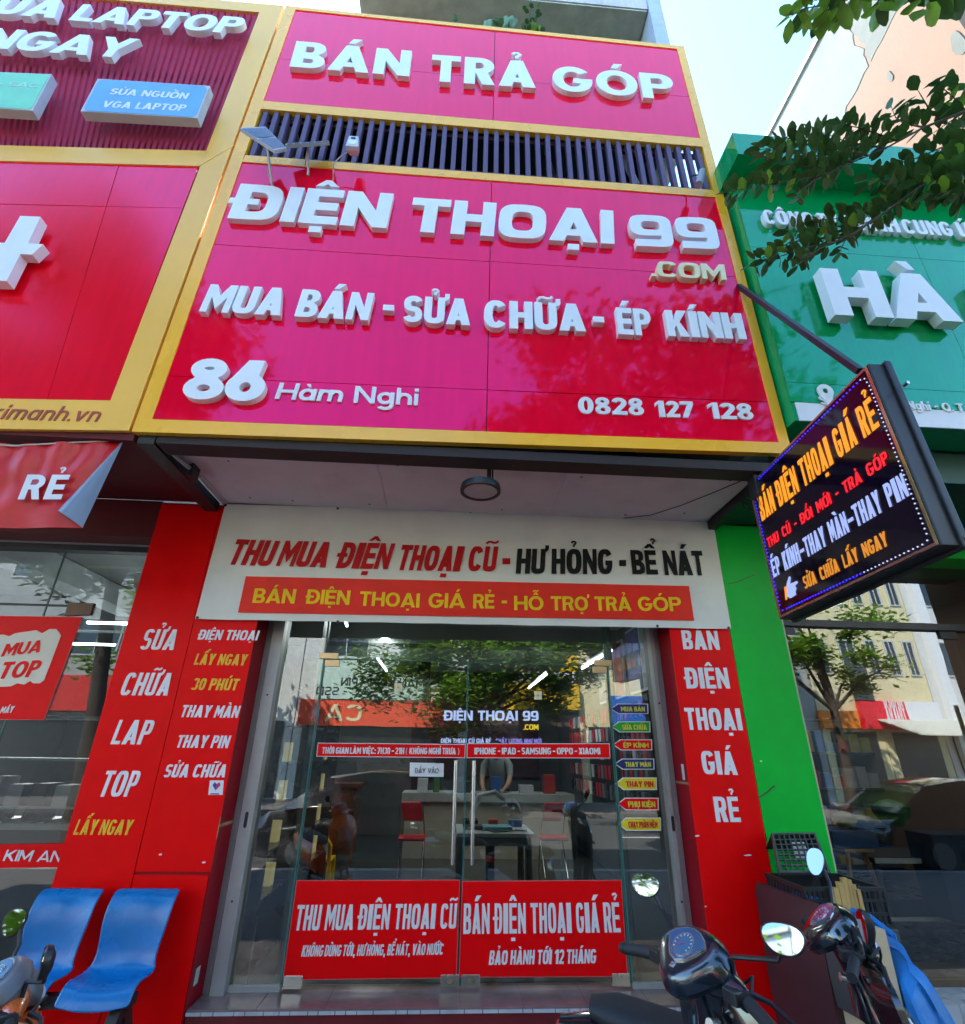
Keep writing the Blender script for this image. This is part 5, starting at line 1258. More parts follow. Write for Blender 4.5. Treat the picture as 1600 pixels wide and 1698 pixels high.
for x in (qx[3]-.12, qx[0]+.02):
    part('leg', MB().hexa([(x,-.92,G0+.03),(x+.06,-.92,G0+.03),(x+.06,-.86,G0+.03),(x,-.86,G0+.03),(x,-.72,.17),(x+.06,-.72,.17),(x+.06,-.64,.17),(x,-.64,.17)]), BLK, WB)
    part('leg', MB().hexa([(x,-.50,G0+.03),(x+.06,-.50,G0+.03),(x+.06,-.44,G0+.03),(x,-.44,G0+.03),(x,-.70,.17),(x+.06,-.70,.17),(x+.06,-.62,.17),(x,-.62,.17)]), BLK, WB)
    part('foot', MB().box((x-.01,-.98,G0+.007),(x+.07,-.40,G0+.032)), BLK, WB)
for a, b in ((qx[0], qx[1]), (qx[2], qx[3])):
    for s2 in (-.07, .07): part('bolt', MB().tube([((a+b)/2+s2, -.62, .256), ((a+b)/2+s2, -.62, .264)], .010, 8), STEEL, WB)
    c = (a+b)/2; part('seat_bracket', MB().box((c-.12,-.75,.222),(c+.12,-.60,.240)), BLK, WB)

# ================================================================= goods right of the doors
UB = thing('upholstered_board', 'maroon padded sofa back standing on end against the right pillar', 'sofa back', (2.22, -.8, G0))
xa, xb, ya, yb, zt = 2.205, 2.30, -.36, -1.27, .70
def pb(u, z, off=0): return Vector((xa+(xb-xa)*u+off, ya+(yb-ya)*u, z))
def tp(u): return zt - .01*u
part('padding', MB().loft([[pb(u, z, o) for z, o in ((G0+.01,0),(G0+.01,-.03),(.2,-.045),(tp(u)-.04,-.040),(tp(u),-.015),(tp(u),0))] for u in (0,.02,.25,.45,.60,.615)]), UPH, UB, True, bev=0)
part('padding', MB().loft([[pb(u, z, o) for z, o in ((.22,0),(.22,-.03),(.35,-.04),(tp(u)-.05,-.038),(tp(u)-.005,-.012),(tp(u)-.005,0))] for u in (.62,.65,.8,.9,.96,.99)]), UPG, UB, True)
part('backing_board', MB().hexa([pb(0,G0,.002), pb(1,G0,.002), pb(1,G0,.045), pb(0,G0,.045), pb(0,zt-.015,.002), pb(1,zt-.03,.002), pb(1,zt-.03,.045), pb(0,zt-.015,.045)]), PLY, UB)
o = [on(1439,1529,-1.28)]
part('edge_strip', MB().hexa([pb(1.0,G0,-.02), pb(1.025,G0,-.02), pb(1.025,G0,.045), pb(1.0,G0,.045), pb(1.0,zt-.03,-.02), pb(1.02,zt-.03,-.02), pb(1.02,zt-.03,.045), pb(1.0,zt-.03,.045)]), PLY, UB)
# tarp: a draped sheet over a heap
TP = thing('tarpaulin', 'crumpled blue tarpaulin draped over wood beside the padded sofa back', 'tarpaulin', (2.62, -.9, G0))
rings = []; rn = random.Random(5)
for i in range(26):
    u = i/25; y = -.42 - 1.02*u
    top = .64 - .03*u - .10*max(0,u-.55)/.45 - .45*max(0, u-.86)/.14
    wd = .22 - .01*u
    row = []
    for k in range(23):
        v = k/22; a = v*math.pi
        x = 2.33 + wd*(1-math.cos(a))*.5 + .04*v*u
        z = G0 + (top-G0)*(math.sin(a)**.45 if a < math.pi/2 else math.sin(a)**.75)
        z = max(z, G0+.01)
        nrm = .030*math.sin(u*31+v*7)+.026*math.sin(v*23-u*17)+.020*math.sin(u*60+v*21)+rn.uniform(-.030,.030)
        row.append(Vector((x+nrm*(.4+v), y+nrm*.6, z+nrm*.5*(1 if k not in (0,22) else 0))))
    rings.append(row)
m_ = MB().loft(rings, caps=False, closed=False); o = part('sheet', m_, TARP, TP, True); md = o.modifiers.new('sub','SUBSURF'); md.levels = 1; md.render_levels = 1
part('gathered_edge', MB().tube([Vector((2.34,-.5,.66)), Vector((2.45,-.75,.655)), Vector((2.52,-.95,.64)), Vector((2.56,-1.05,.58)), Vector((2.58,-1.05,.45))], [.012,.022,.02,.022,.012], 8), TARP, TP, True)
for i, (px, py) in enumerate(((1384,1472),(1391,1462),(1398,1455),(1405,1458),(1412,1466),(1420,1474))):
    a = on(px, py, -.85)
    m_ = MB(); m_.hexa([a+Vector(v) for v in ((-.014,0,-.02),(.018,0,-.02),(.06,.02,-.75),(.03,.02,-.75),(-.014,.03,.0),(.018,.03,.0),(.06,.05,-.75),(.03,.05,-.75))])
    c = a
    m2 = MB(); m2.box((a.x-.016, a.y-.012, -.1), (a.x+.016, a.y+.014, a.z))
    single('wooden_slat', m2, WOODY, ['short pale wooden slat at the left of the bundle poking out of the blue tarpaulin','second slat from the left in the yellow bundle above the tarpaulin','tallest yellow slat in the bundle above the tarpaulin','fourth slat from the left in the yellow bundle above the tarpaulin','fifth slat from the left in the yellow bundle above the tarpaulin','rightmost slat of the yellow bundle above the tarpaulin'][i], 'slat', 'yellow wooden slats under the tarpaulin')
def crate_leaning():
    C = thing('crate', 'grey lattice crate leaning upright against the green pillar', 'crate', (2.45, -.5, .5))
    q = [on(1279,1381,-.42), on(1352,1380,-.40), on(1378,1447,-.62), on(1293,1447,-.62)]
    f = lambda u, v: bq(q, u, v); n_ = (f(1,0)-f(0,0)).cross(f(0,1)-f(0,0)).normalized()
    if n_.y > 0: n_ = -n_
    fr = MB()
    for a, b, c, d in ((0,1,0,.05),(0,1,.95,1),(0,.05,.05,.95),(.95,1,.05,.95)): fr.slab([f(a,c),f(b,c),f(b,d),f(a,d)], n_, .025)
    part('rim', fr, CRATEG, C)
    for i in range(1, 8):
        u = .05+.9*i/8; part('lattice_bar', MB().slab([f(u-.012,.05),f(u+.012,.05),f(u+.012,.95),f(u-.012,.95)], n_, .012), CRATEG, C)
    for j in range(1, 7):
        v = .05+.9*j/7; part('lattice_bar', MB().slab([f(.05,v-.014)+n_*.001,f(.95,v-.014)+n_*.001,f(.95,v+.014)+n_*.001,f(.05,v+.014)+n_*.001], n_, .011), CRATEG, C)
    part('paper_label', MB().slab([f(.42,.40)-n_*.02,f(.72,.40)-n_*.02,f(.70,.80)-n_*.02,f(.40,.80)-n_*.02], n_, .002), WPR, C)
    part('side', MB().slab([f(1,0)-n_*.001, f(1,0)-n_*.16, f(1,1)-n_*.16, f(1,1)-n_*.001], (f(1,0)-f(0,0)).normalized(), .008), CRATEB, C)
    part('side', MB().slab([f(0,1)-n_*.001, f(0,1)-n_*.16, f(1,1)-n_*.16, f(1,1)-n_*.001], (f(0,1)-f(0,0)).normalized(), .008), CRATEB, C)
crate_leaning()
def crate_black():
    C = thing('crate', 'black plastic crate with slotted sides in front of the grey lattice crate', 'crate', (2.5, -.7, .45))
    x0, x1, y0_, y1_, z0_, z1_ = 2.24, 2.76, -.80, -.40, .55, .76
    part('base', MB().box((x0,y0_,z0_),(x1,y1_,z0_+.015)), CRATEB, C)
    for a, b in (((x0-.008,y0_-.008,z1_-.022),(x1+.008,y0_+.012,z1_)),((x0-.008,y1_-.012,z1_-.022),(x1+.008,y1_+.008,z1_)),((x0-.008,y0_+.012,z1_-.022),(x0+.012,y1_-.012,z1_)),((x1-.012,y0_+.012,z1_-.022),(x1+.008,y1_-.012,z1_))):
        part('rim', MB().box(a, b), CRATEB, C)
    for i in range(17):
        x = x0+(x1-x0)*i/16; part('side_bar', MB().box((x-.007,y0_,z0_+.015),(x+.007,y0_+.008,z1_-.022)), CRATEB, C)
    for i in range(12):
        y = y0_+(y1_-y0_)*i/11
        for x in (x0, x1-.008): part('side_bar', MB().box((x,y-.007,z0_+.015),(x+.008,y+.007,z1_-.022)), CRATEB, C)
    for z in (.62,.69): part('side_band', MB().box((x0,y0_-.003,z-.008),(x1,y0_+.001,z+.008)), CRATEB, C)
    part('side_panel', MB().box((x0+.001,y1_-.006,z0_+.015),(x1-.001,y1_-.001,z1_-.022)), CRATEB, C)
crate_black()
single('storage_box', MB().box((2.26,-.82,G0),(2.78,-.34,.548)), M('dark_carton', (.06,.05,.045)), 'dark box under the black crate beside the green pillar', 'box', bev=.006)

# ================================================================= scooters
def ell_ring(c, rx, ry, rz, axis, n=14, e=2.3):
    o = []
    for k in range(n):
        a = 2*math.pi*k/n; cs, sn = math.cos(a), math.sin(a)
        u = math.copysign(abs(cs)**(2/e), cs); v = math.copysign(abs(sn)**(2/e), sn)
        if axis == 'x': o.append(Vector((c[0], c[1]+ry*u, c[2]+rz*v)))
        elif axis == 'y': o.append(Vector((c[0]+rx*u, c[1], c[2]+rz*v)))
        else: o.append(Vector((c[0]+rx*u, c[1]+ry*v, c[2])))
    return o
def scooter(loc, ang, label, cowl, body, accent, dash=True, badge=False, mir=None, sc_=1., cover=None, zbar=.88):
    mir = mir or dict()
    S = thing('scooter', label, 'scooter', (0, 0, 0), 'scooters parked in front of the shop')
    # --- handlebar cover
    r_ = [ell_ring((x, y, z), 0, ry, rz, 'x', 16) for x, y, z, ry, rz in ((-.20,-.03,1.035,.024,.024),(-.17,-.025,1.04,.034,.032),(-.12,-.015,1.042,.042,.040),(-.07,-.01,1.045,.056,.050),(0,-.005,1.05,.068,.056),(.07,-.01,1.045,.056,.050),(.12,-.015,1.042,.042,.040),(.17,-.025,1.04,.034,.032),(.20,-.03,1.035,.024,.024))]
    part('handlebar_cover', MB().loft(r_), cover or cowl, S, True)
    # nose and visor
    r_ = [ell_ring((0, y, z), rx, 0, rz, 'y', 16) for y, z, rx, rz in ((-.02,1.06,.085,.075),(.04,1.07,.10,.085),(.09,1.055,.095,.075),(.13,1.03,.07,.055),(.15,1.02,.03,.02))]
    part('headlight_cowl', MB().loft(r_).xf(Matrix.Translation((0,.0,.30)) @ Matrix.Diagonal((.8,.62,.72,1)) if 1 else None), cowl, S, True)
    r_ = [ell_ring((0, y, z), rx, 0, rz, 'y', 12) for y, z, rx, rz in ((.070,1.035,.055,.030),(.094,1.034,.046,.025),(.100,1.033,.02,.01))]
    part('headlight', MB().loft(r_), M('headlamp_glass', (.5,.52,.55), rough=.05, coat=1, metal=.3), S, True)
    nD = Vector((0,-.62,.78)).normalized(); uD = Vector((0,.78,.62)); cD = Vector((0,-.075,1.115)); rD = Vector((1,0,0))
    dp = lambda x, y, h=0: cD + rD*x + uD*y + nD*h
    if dash:
        hood = []
        for sc2, h_ in ((.30,-.075),(1.20,-.066),(1.28,-.045),(1.18,-.020),(1.04,-.004),(.92,.003),(.60,.003),(.1,.003)):
            hood.append([dp(.118*sc2*math.cos(R(q_))*(1-.35*max(0,-math.sin(R(q_)))), sc2*(.082*math.sin(R(q_)) if math.sin(R(q_)) > 0 else .105*math.sin(R(q_))), h_) for q_ in range(0, 360, 15)])
        dh = part('dash_housing', MB().loft(hood), cowl, S, True)
        kite = [(-.088,.022),(-.070,.044),(-.036,.064),(0,.070),(.036,.064),(.070,.044),(.088,.022),(.060,-.018),(.034,-.046),(0,-.058),(-.034,-.046),(-.060,-.018)]
        part('dash_rim', MB().prism([dp(x, y, .0075) for x, y in kite], nD, .005), M('chrome_rim', (.75,.76,.76), rough=.15, metal=.9), dh)
        part('dash_glass', MB().prism([dp(x*.94, y*.93+.001, .0095) for x, y in kite], nD, .003), DIAL, dh)
        ringp = lambda r, n=28: [dp(r*.66*math.cos(R(i*360/n)), .002+r*.66*math.sin(R(i*360/n)), .0125) for i in range(n)]
        part('dial_rim', MB().prism(ringp(.066), nD, .003, holes=[ringp(.060)]), MATS['chrome_rim'], dh)
        part('dial_face', MB().prism([p - nD*.001 for p in ringp(.059)], nD, .002), M('dial_face', (.05,.14,.24), rough=.1, coat=1), dh)
        for i in range(11):
            a = R(210-24*i); pt_ = lambda r__, k_: dp(r__*math.cos(a)-k_*math.sin(a), .002+r__*math.sin(a)+k_*math.cos(a), .0135)
            m_ = MB().slab([pt_(.030,.001), pt_(.037,.001), pt_(.037,-.001), pt_(.030,-.001)], nD, .001)
            part('tick_mark', m_, WPR, dh)
        part('needle', MB().prism([dp(-.024,-.014,.0145), dp(.002,.005,.0145), dp(.004,.002,.0145)], nD, .001), MATS['red_text'], dh)
        if badge:
            b = part('badge', MB().slab([dp(-.010,-.078,.004), dp(.010,-.078,.004), dp(.010,-.062,.004), dp(-.010,-.062,.004)], nD, .003), M('badge_silver', (.7,.75,.8), rough=.2, metal=.6), dh)
            part('wing_emblem', MB().prism([dp(-.007,-.075,.0055), dp(-.001,-.075,.0055), dp(.008,-.064,.0055), dp(-.007,-.067,.0055)], nD, .001), MATS['dial_face'], dh)
    for s_ in (-1, 1):
        part('grip', MB().tube([(s_*.19,-.03,1.035),(s_*.215,-.036,1.032),(s_*.27,-.055,1.028),(s_*.34,-.08,1.02)], [.015,.018,.019,.018], 12), RUB, S, True)
        part('grip_collar', MB().tube([(s_*.195,-.032,1.034),(s_*.21,-.036,1.033)], .026, 12), RUB, S, True)
        part('bar_end', MB().tube([(s_*.34,-.08,1.02),(s_*.36,-.087,1.018)], [.020,.017], 12), RUB, S, True)
        part('brake_lever', MB().tube([(s_*.16,.03,1.03),(s_*.21,.055,1.02),(s_*.33,.03,1.00)], [.010,.008,.007], 6), BLK, S, True)
        part('switch_cluster', MB().box((min(s_*.15,s_*.205), -.075, 1.02), (max(s_*.15,s_*.205), -.04, 1.06)), BLK, S, bev=.006)
        # mirrors
        mx, my, mz, mw, mh, rot, til = mir.get(s_, (s_*.27, -.02, 1.235, .062, .042, s_*.0, 0))
        part('mirror_stalk', MB().tube([(s_*.13,.0,1.07),(s_*.135,.0,1.12),(mx*.82,my+.03,mz-.07),(mx*.96,my+.02,mz-.01)], .0078, 8), BLK, S, True)
        nm = Vector((math.sin(R(rot)), -math.cos(R(rot)), math.sin(R(til)))).normalized(); um = Vector((0,0,1)); rm = um.cross(nm).normalized(); um = nm.cross(rm).normalized()
        ov = lambda k, h: [Vector((mx,my,mz)) + rm*mw*k*(math.copysign(abs(math.cos(R(a)))**.8, math.cos(R(a)))*(1+.18*math.sin(R(a)))) + um*mh*k*math.sin(R(a)) + nm*h for a in range(0,360,18)]
        mr = part('mirror', MB().loft([ov(.5,-.030), ov(.92,-.018), ov(1.0,0), ov(.95,.004)]), BLK, S, True)
        part('mirror_glass', MB().prism(ov(.90,.0065), nm, .002), MIRR, mr)
    for s_ in (-1, 1):
        part('cable', MB().tube([(s_*.16,.03,1.03),(s_*.13,.075,1.06),(s_*.07,.09,1.02),(s_*.03,.07,.93),(s_*.02,.06,.86)], .005, 6), RUB, S, True)
        part('cable', MB().tube([(s_*.17,.02,1.02),(s_*.15,.06,.98),(s_*.09,.08,.93),(s_*.04,.06,.88)], .004, 6), RUB, S, True)
    part('key_switch', MB().tube([(.06,-.03,.93),(.065,-.065,.935)], .016, 10), STEEL, S, True)
    # --- steering column, leg shield
    part('neck', MB().loft([ell_ring((0, y, z), rx, ry, 0, 'z', 14) for z, y, rx, ry in ((1.02,-.01,.07,.06),(.95,.01,.055,.05),(.88,.03,.09,.06),(.80,.045,.11,.07))]), cowl, S, True)
    sh = [[Vector((x*w_, y+.06*(x*x), z)) for x in (-1,-.66,-.33,0,.33,.66,1)] + [Vector((x*w_*.96, y+.085+.02*(1-x*x), z)) for x in (1,.66,.33,0,-.33,-.66,-1)] for z, w_, y in ((1.00,.13,-.01),(.95,.20,-.005),(.88,.235,.005),(.80,.245,.02),(.68,.215,.03),(.52,.205,.035),(.36,.19,.03),(.28,.17,.0))]
    part('leg_shield', MB().loft(sh), body, S, True)
    part('apron', MB().loft([ell_ring((0, y, z), rx, ry, 0, 'z', 14) for z, y, rx, ry in ((.84,.10,.10,.05),(.72,.13,.14,.08),(.58,.14,.13,.09),(.44,.12,.10,.07),(.36,.10,.07,.05))]), accent, S, True)
    for s_ in (-1, 1): part('turn_signal', MB().loft([ell_ring((s_*.10, .205-.0*k, .70), .035*k_, 0, .018*k_, 'y', 10) for k, k_ in ((0,.6),(1,1))]) if False else MB().box((min(s_*.07,s_*.13),.19,.69),(max(s_*.07,s_*.13),.205,.715)), M('amber_lens', (.7,.25,.02), rough=.1), S)
    def wheel(y, nm='wheel'):
        m_ = MB(); rings = []
        for i in range(28):
            a = 2*math.pi*i/28; rings.append([Vector((x, y+r*math.cos(a), G0+.21+r*math.sin(a))) for x, r in ((-.035,.155),(-.045,.185),(-.03,.208),(0,.214),(.03,.208),(.045,.185),(.035,.155),(0,.15))])
        rings.append(rings[0]); m_.loft(rings, caps=False); w_ = part('wheel', m_, RUB, S, True)
        rm_ = MB()
        for i in range(5):
            a = 2*math.pi*i/5; d = Vector((0, math.cos(a), math.sin(a))); c = Vector((0, y, G0+.21)); rm_.tube([c+d*.02, c+d*.155], .014, 5)
        rm_.tube([(-.04,y,G0+.21),(.04,y,G0+.21)], .03, 12); part('rim', rm_, M('alloy', (.25,.25,.25), metal=.7, rough=.35), w_)
    wheel(.36); wheel(-.86)
    part('front_fender', MB().loft([[Vector((x*.06, .36+r*math.cos(R(a)), G0+.21+r*math.sin(R(a)) - abs(x)*.03)) for x in (-1,-.6,0,.6,1)] + [Vector((x*.052, .36+(r-.012)*math.cos(R(a)), G0+.21+(r-.012)*math.sin(R(a)) - abs(x)*.03)) for x in (1,.6,0,-.6,-1)] for a, r in ((10,.235),(35,.24),(60,.245),(90,.25),(120,.25),(150,.245),(170,.235))]), body, S, True)
    for s_ in (-1,1): part('fork', MB().tube([(s_*.065,.36,G0+.21),(s_*.06,.20,.36)], .016, 8), BLK, S)
    part('floorboard', MB().box((-.15,-.42,.13),(.15,.06,.20)), BLK, S, bev=.02)
    part('rear_body', MB().loft([ell_ring((0, y, z), rx, 0, rz, 'y', 16) for y, z, rx, rz in ((-.36,.30,.10,.12),(-.42,.40,.135,.22),(-.60,.44,.15,.22),(-.85,.50,.15,.18),(-1.05,.56,.12,.12),(-1.20,.60,.06,.05))]), body, S, True)
    part('seat', MB().loft([ell_ring((0, y, z), rx, 0, rz, 'y', 16, 2.8) for y, z, rx, rz in ((-.36,.60,.06,.03),(-.42,.625,.11,.05),(-.58,.63,.135,.055),(-.78,.66,.14,.055),(-.95,.69,.13,.05),(-1.06,.70,.07,.03))]), RUB, S, True)
    part('tail_lamp', MB().box((-.07,-1.23,.56),(.07,-1.18,.61)), MATS['red_text'], S, bev=.008)
    part('engine', MB().box((-.13,-.95,.02),(.10,-.50,.22)), M('engine_grey', (.12,.12,.12), metal=.5), S, bev=.03)
    part('exhaust', MB().tube([(.12,-.45,.02),(.15,-.75,.05),(.16,-1.05,.12)], [.02,.05,.045], 10), M('dark_steel', (.08,.08,.08), metal=.7), S, True)
    S.location = (loc[0], loc[1], zbar - 1.04*sc_); S.scale = (sc_, sc_, sc_); S.rotation_euler = (0, 0, R(ang)); return S
zb = .88 - 1.04
scooter((.83, -2.50, zb+.02), -72.5, 'blue-black scooter with a round dial facing the camera, right of the doors', PNAVY, PBLK, PBLK, True, True,
        {-1: (-.30, .01, 1.23, .058, .042, 44, 16), 1: (.33, .02, 1.215, .060, .042, 36, 20)}, sc_=.92)
scooter((1.50, -2.22, zb), -112, 'gloss black scooter with chrome edges beside the padded sofa back', PBLK, PBLK, PNAVY, True, False,
        {-1: (-.30, .0, 1.27, .040, .068, 62, 40), 1: (.30, .0, 1.16, .034, .055, 10, 0)}, sc_=.9)
scooter((-1.22, -2.50, zb), -44, 'silver grey and orange scooter in the bottom left corner in front of the blue seats', PGREY, PORG, PGREY, True, False,
        {-1: (-.26, .0, 1.225, .040, .050, 58, 14), 1: (.26, .0, 1.20, .045, .05, -12, 0)}, sc_=.78, cover=PORG, zbar=.83)

# ================================================================= trees
for x, y, w_, lb in ((1156,1386,9,'pale chip low left on the right red pillar below RẺ'), (1240,1418,14,'widest pale chip on the right red pillar, below the letters'), (1258,1470,5,'tiny pale chip near the foot of the right red pillar'), (1170,1503,4,'tiny pale chip at the left edge low on the right red pillar'), (1262,1262,4,'tiny pale chip at the upper edge of the green pillar'),
        (266,1417,5,'tiny pale chip on the left red pillar right of LẤY NGAY'), (338,1430,6,'pale chip at the right edge of the left red pillar, near its foot')):
    c = on(x, y, -.3035); single('paint_chip', MB().prism([c + Vector((w_*.0022*math.cos(R(a)), 0, .006*math.sin(R(a)+.3))) for a in range(0,360,60)], N0, .0015), WPR, lb, 'paint chip')
CB = thing('cable_box', 'black junction box with loose wires under the right end of the canopy', 'junction box', (2.22, -1.28, 3.25))
part('housing', MB().box((2.14,-1.33,3.22), (2.27,-1.24,3.39)), BLK, CB, bev=.005)
for k in range(4):
    part('wire', MB().tube([(2.16+.03*k,-1.30,3.22), (2.14+.04*k,-1.31,3.13-.03*k), (2.20+.02*k,-1.25,3.10), (2.27,-1.1+.05*k,3.30), (2.28,-.9,3.44)], .005, 5), BLK, CB, True)
def crown_leaves(c, rad, n, size, seed, clumps=26, flat=1.0):
    rn = random.Random(seed); cl = []
    for _ in range(clumps):
        while 1:
            v = Vector((rn.uniform(-1,1), rn.uniform(-1,1), rn.uniform(-1,1)))
            if .25 < v.length < 1: break
        cl.append((Vector((v.x*rad[0], v.y*rad[1], v.z*rad[2])), rn.uniform(.20,.42)*min(rad)))
    m_ = MB(); V = []; F = []
    for i in range(n):
        o, r = cl[rn.randrange(clumps)]
        d = Vector((rn.gauss(0,1), rn.gauss(0,1), rn.gauss(0,.7)))*r*.55
        p = c + o + d; l = size*rn.uniform(.6,1.4)
        a = rn.uniform(0,6.283); t_ = rn.uniform(-.5,.5); f = Vector((math.cos(a), math.sin(a), t_)); s_ = f.cross(Vector((rn.uniform(-.4,.4), rn.uniform(-.4,.4), 1))).normalized()*l*.30
        b = len(V); V += [p, p+f*l*.5+s_, p+f*l, p+f*l*.5-s_]; F.append((b,b+1,b+2,b+3))
    m_.v = V; m_.f = F; m_.mi = [0]*len(F); return m_, cl
def tree(base, c, rad, n, size, seed, label, clumps=26, mat=None, group='street trees'):
    T = thing('street_tree', label, 'tree', base, group); base = Vector(base); c = Vector(c)
    mid = base.lerp(c, .55) + Vector((.1,.05,0))
    part('trunk', MB().tube([base, base.lerp(mid,.5)+Vector((.06,0,0)), mid, c], [.20,.16,.13,.05], 10), BARK, T, True)
    m_, cl = crown_leaves(c, rad, n, size, seed, clumps)
    for o, r in cl[:10]: part('limb', MB().tube([mid, mid.lerp(c+o,.5)+Vector((0,0,.2)), c+o], [.07,.045,.015], 6), BARK, T, True)
    part('crown', m_, mat or LEAF, T, kind='stuff')
    return T
tree((4.6,-7.3,G0-.13), (3.6,-6.3,7.6), (2.9,1.9,1.9), 9000, .16, 1, 'tall street tree at the kerb whose branches hang in at the upper right', 30)
tree((-7.0,-7.2,G0-.13), (-8.2,-7.0,8.5), (3.4,1.9,4.0), 26000, .20, 2, 'street tree at the kerb left of the shop', 60)
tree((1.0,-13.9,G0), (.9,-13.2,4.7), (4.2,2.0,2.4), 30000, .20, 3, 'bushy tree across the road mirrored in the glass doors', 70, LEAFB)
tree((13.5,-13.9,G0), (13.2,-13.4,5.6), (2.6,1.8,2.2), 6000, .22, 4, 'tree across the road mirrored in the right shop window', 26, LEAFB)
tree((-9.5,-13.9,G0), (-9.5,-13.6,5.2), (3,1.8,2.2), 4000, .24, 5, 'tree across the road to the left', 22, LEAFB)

# near branches with single leaflets
NB = thing('tree_branch', 'leafy branches hanging across the sky and green sign at the upper right', 'branch', (3.3, -2.6, 5.4))
lm = bpy.data.meshes.new('leaf')
L0 = [(0,0,0),(.30,.20,.03),(.62,.23,.04),(.88,.12,.02),(1,0,-.02),(.88,-.12,.02),(.62,-.23,.04),(.30,-.20,.03),(.5,0,-.02)]
lm.from_pydata([(x, y, z) for x, y, z in L0], [], [(0,1,8),(1,2,8),(2,3,8),(3,4,8),(4,5,8),(5,6,8),(6,7,8),(7,0,8)]); lm.materials.append(LEAF)
lm.polygons.foreach_set('use_smooth', [True]*8)
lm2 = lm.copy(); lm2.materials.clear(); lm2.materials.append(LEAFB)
rn = random.Random(21); cnt = [0]; rest = {0: MB(), 1: MB()}
def leaflet(p, d, sz, bright):
    d = d.normalized(); up = Vector((rn.uniform(-.5,.5), rn.uniform(-.9,.1), 1)).normalized()
    y = up.cross(d).normalized(); z = d.cross(y).normalized()
    m = Matrix((d*sz, y*sz*rn.uniform(.95,1.25), z*sz)).transposed()
    if cnt[0] < 300:
        o = bpy.data.objects.new('leaf', lm2 if bright else lm); COL.objects.link(o); o.parent = NB
        mm = m.to_4x4(); mm.translation = p - BASE[NB]; o.matrix_local = mm; cnt[0] += 1
    else:
        b = rest[1 if bright else 0]; k = len(b.v); b.v += [p + m @ Vector(v) for v in L0]; b.f += [tuple(i+k for i in f) for f in ((0,1,8),(1,2,8),(2,3,8),(3,4,8),(4,5,8),(5,6,8),(6,7,8),(7,0,8))]; b.mi += [0]*8
def twig(pts, Y0, Y1, sp=8.0, lf=17, leaves=True, r0=.006, bright=0., wob=5):
    P = []; n_ = len(pts)
    W3 = [on(x, y, Y0+(Y1-Y0)*i/(n_-1)) for i, (x, y) in enumerate(pts)]
    part('twig', MB().tube(W3, [r0*(1-.7*i/(n_-1)) for i in range(n_)], 6), BARK, NB, True)
    if not leaves: return
    for i in range(n_-1):
        a, b = Vector(pts[i]), Vector(pts[i+1]); L_ = (b-a).length; k = max(1, int(L_/sp))
        for j in range(k):
            t_ = (j+.5)/k; p = W3[i].lerp(W3[i+1], t_); d = (W3[i+1]-W3[i]).normalized(); dep = (p-CAM).length
            sz = lf*dep/FPX*rn.uniform(.75,1.2)*1.0
            for s_ in (-1, 1):
                side = d.cross((p-CAM).normalized()).normalized()*s_
                dd = d*rn.uniform(.2,.8) + side*rn.uniform(.6,1.1) + Vector((rn.uniform(-.35,.35), rn.uniform(-.5,.3), rn.uniform(-.35,.35)))
                leaflet(p + Vector((rn.uniform(-1,1), rn.uniform(-3,3), rn.uniform(-1,1)))*.008, dd, sz, rn.random() < bright)
    leaflet(W3[-1], (W3[-1]-W3[-2]), lf*(W3[-1]-CAM).length/FPX*1.2, rn.random() < bright)
twig([(1660,155),(1600,185),(1530,212),(1470,245),(1400,275)], -2.7, -2.5, leaves=False, r0=.011)
for pts in ([(1600,183),(1585,165),(1565,148),(1555,143)],[(1560,200),(1540,180),(1528,160),(1522,150)],[(1605,182),(1612,160),(1605,145)],[(1535,212),(1500,205),(1485,195),(1478,178)],[(1490,235),(1455,222),(1425,212),(1395,206)],[(1470,246),(1430,240),(1395,232),(1350,214)],
            [(1440,258),(1400,250),(1350,235),(1300,228),(1285,232)],[(1415,268),(1370,262),(1320,252),(1280,245),(1262,248)],[(1400,275),(1350,280),(1300,272),(1270,262)],[(1400,276),(1360,292),(1310,300),(1260,308),(1205,319)],[(1390,280),(1350,300),(1325,318),(1318,330)],[(1600,186),(1570,205),(1545,222)]):
    twig(pts, -2.55, -2.55+rn.uniform(-.15,.15), bright=.06)
twig([(1660,200),(1600,250),(1540,300),(1470,350),(1420,385),(1360,412),(1322,440)], -2.75, -2.5, leaves=False, r0=.010)
for pts in ([(1600,248),(1560,245),(1520,262),(1500,268)],[(1590,255),(1550,280),(1500,282),(1440,298)],[(1560,285),(1510,305),(1460,300),(1438,297)],[(1530,308),(1500,330),(1465,345),(1450,360)],[(1500,330),(1470,352),(1440,368),(1410,378)],[(1460,356),(1430,352),(1395,362),(1360,365)],
            [(1430,378),(1390,375),(1350,380),(1310,385)],[(1400,394),(1350,395),(1310,402),(1285,415),(1250,436)],[(1380,402),(1340,410),(1310,420),(1270,432)],[(1420,386),(1400,400),(1392,418)],[(1345,420),(1330,430),(1322,440)],[(1480,342),(1470,320),(1500,300)]):
    twig(pts, -2.55, -2.5+rn.uniform(-.15,.15), bright=.05)
for pts in ([(1640,270),(1600,290),(1560,300),(1520,305)],[(1640,300),(1600,308),(1570,318),(1545,325)],[(1640,250),(1600,262),(1570,278)],[(1650,225),(1610,235),(1590,250)],[(1640,318),(1610,322),(1580,326)]):
    twig(pts, -2.7, -2.7, bright=.1, lf=22)
twig([(1700,-60),(1560,-30),(1450,-20),(1390,-5)], -2.9, -2.8, leaves=False, r0=.010)
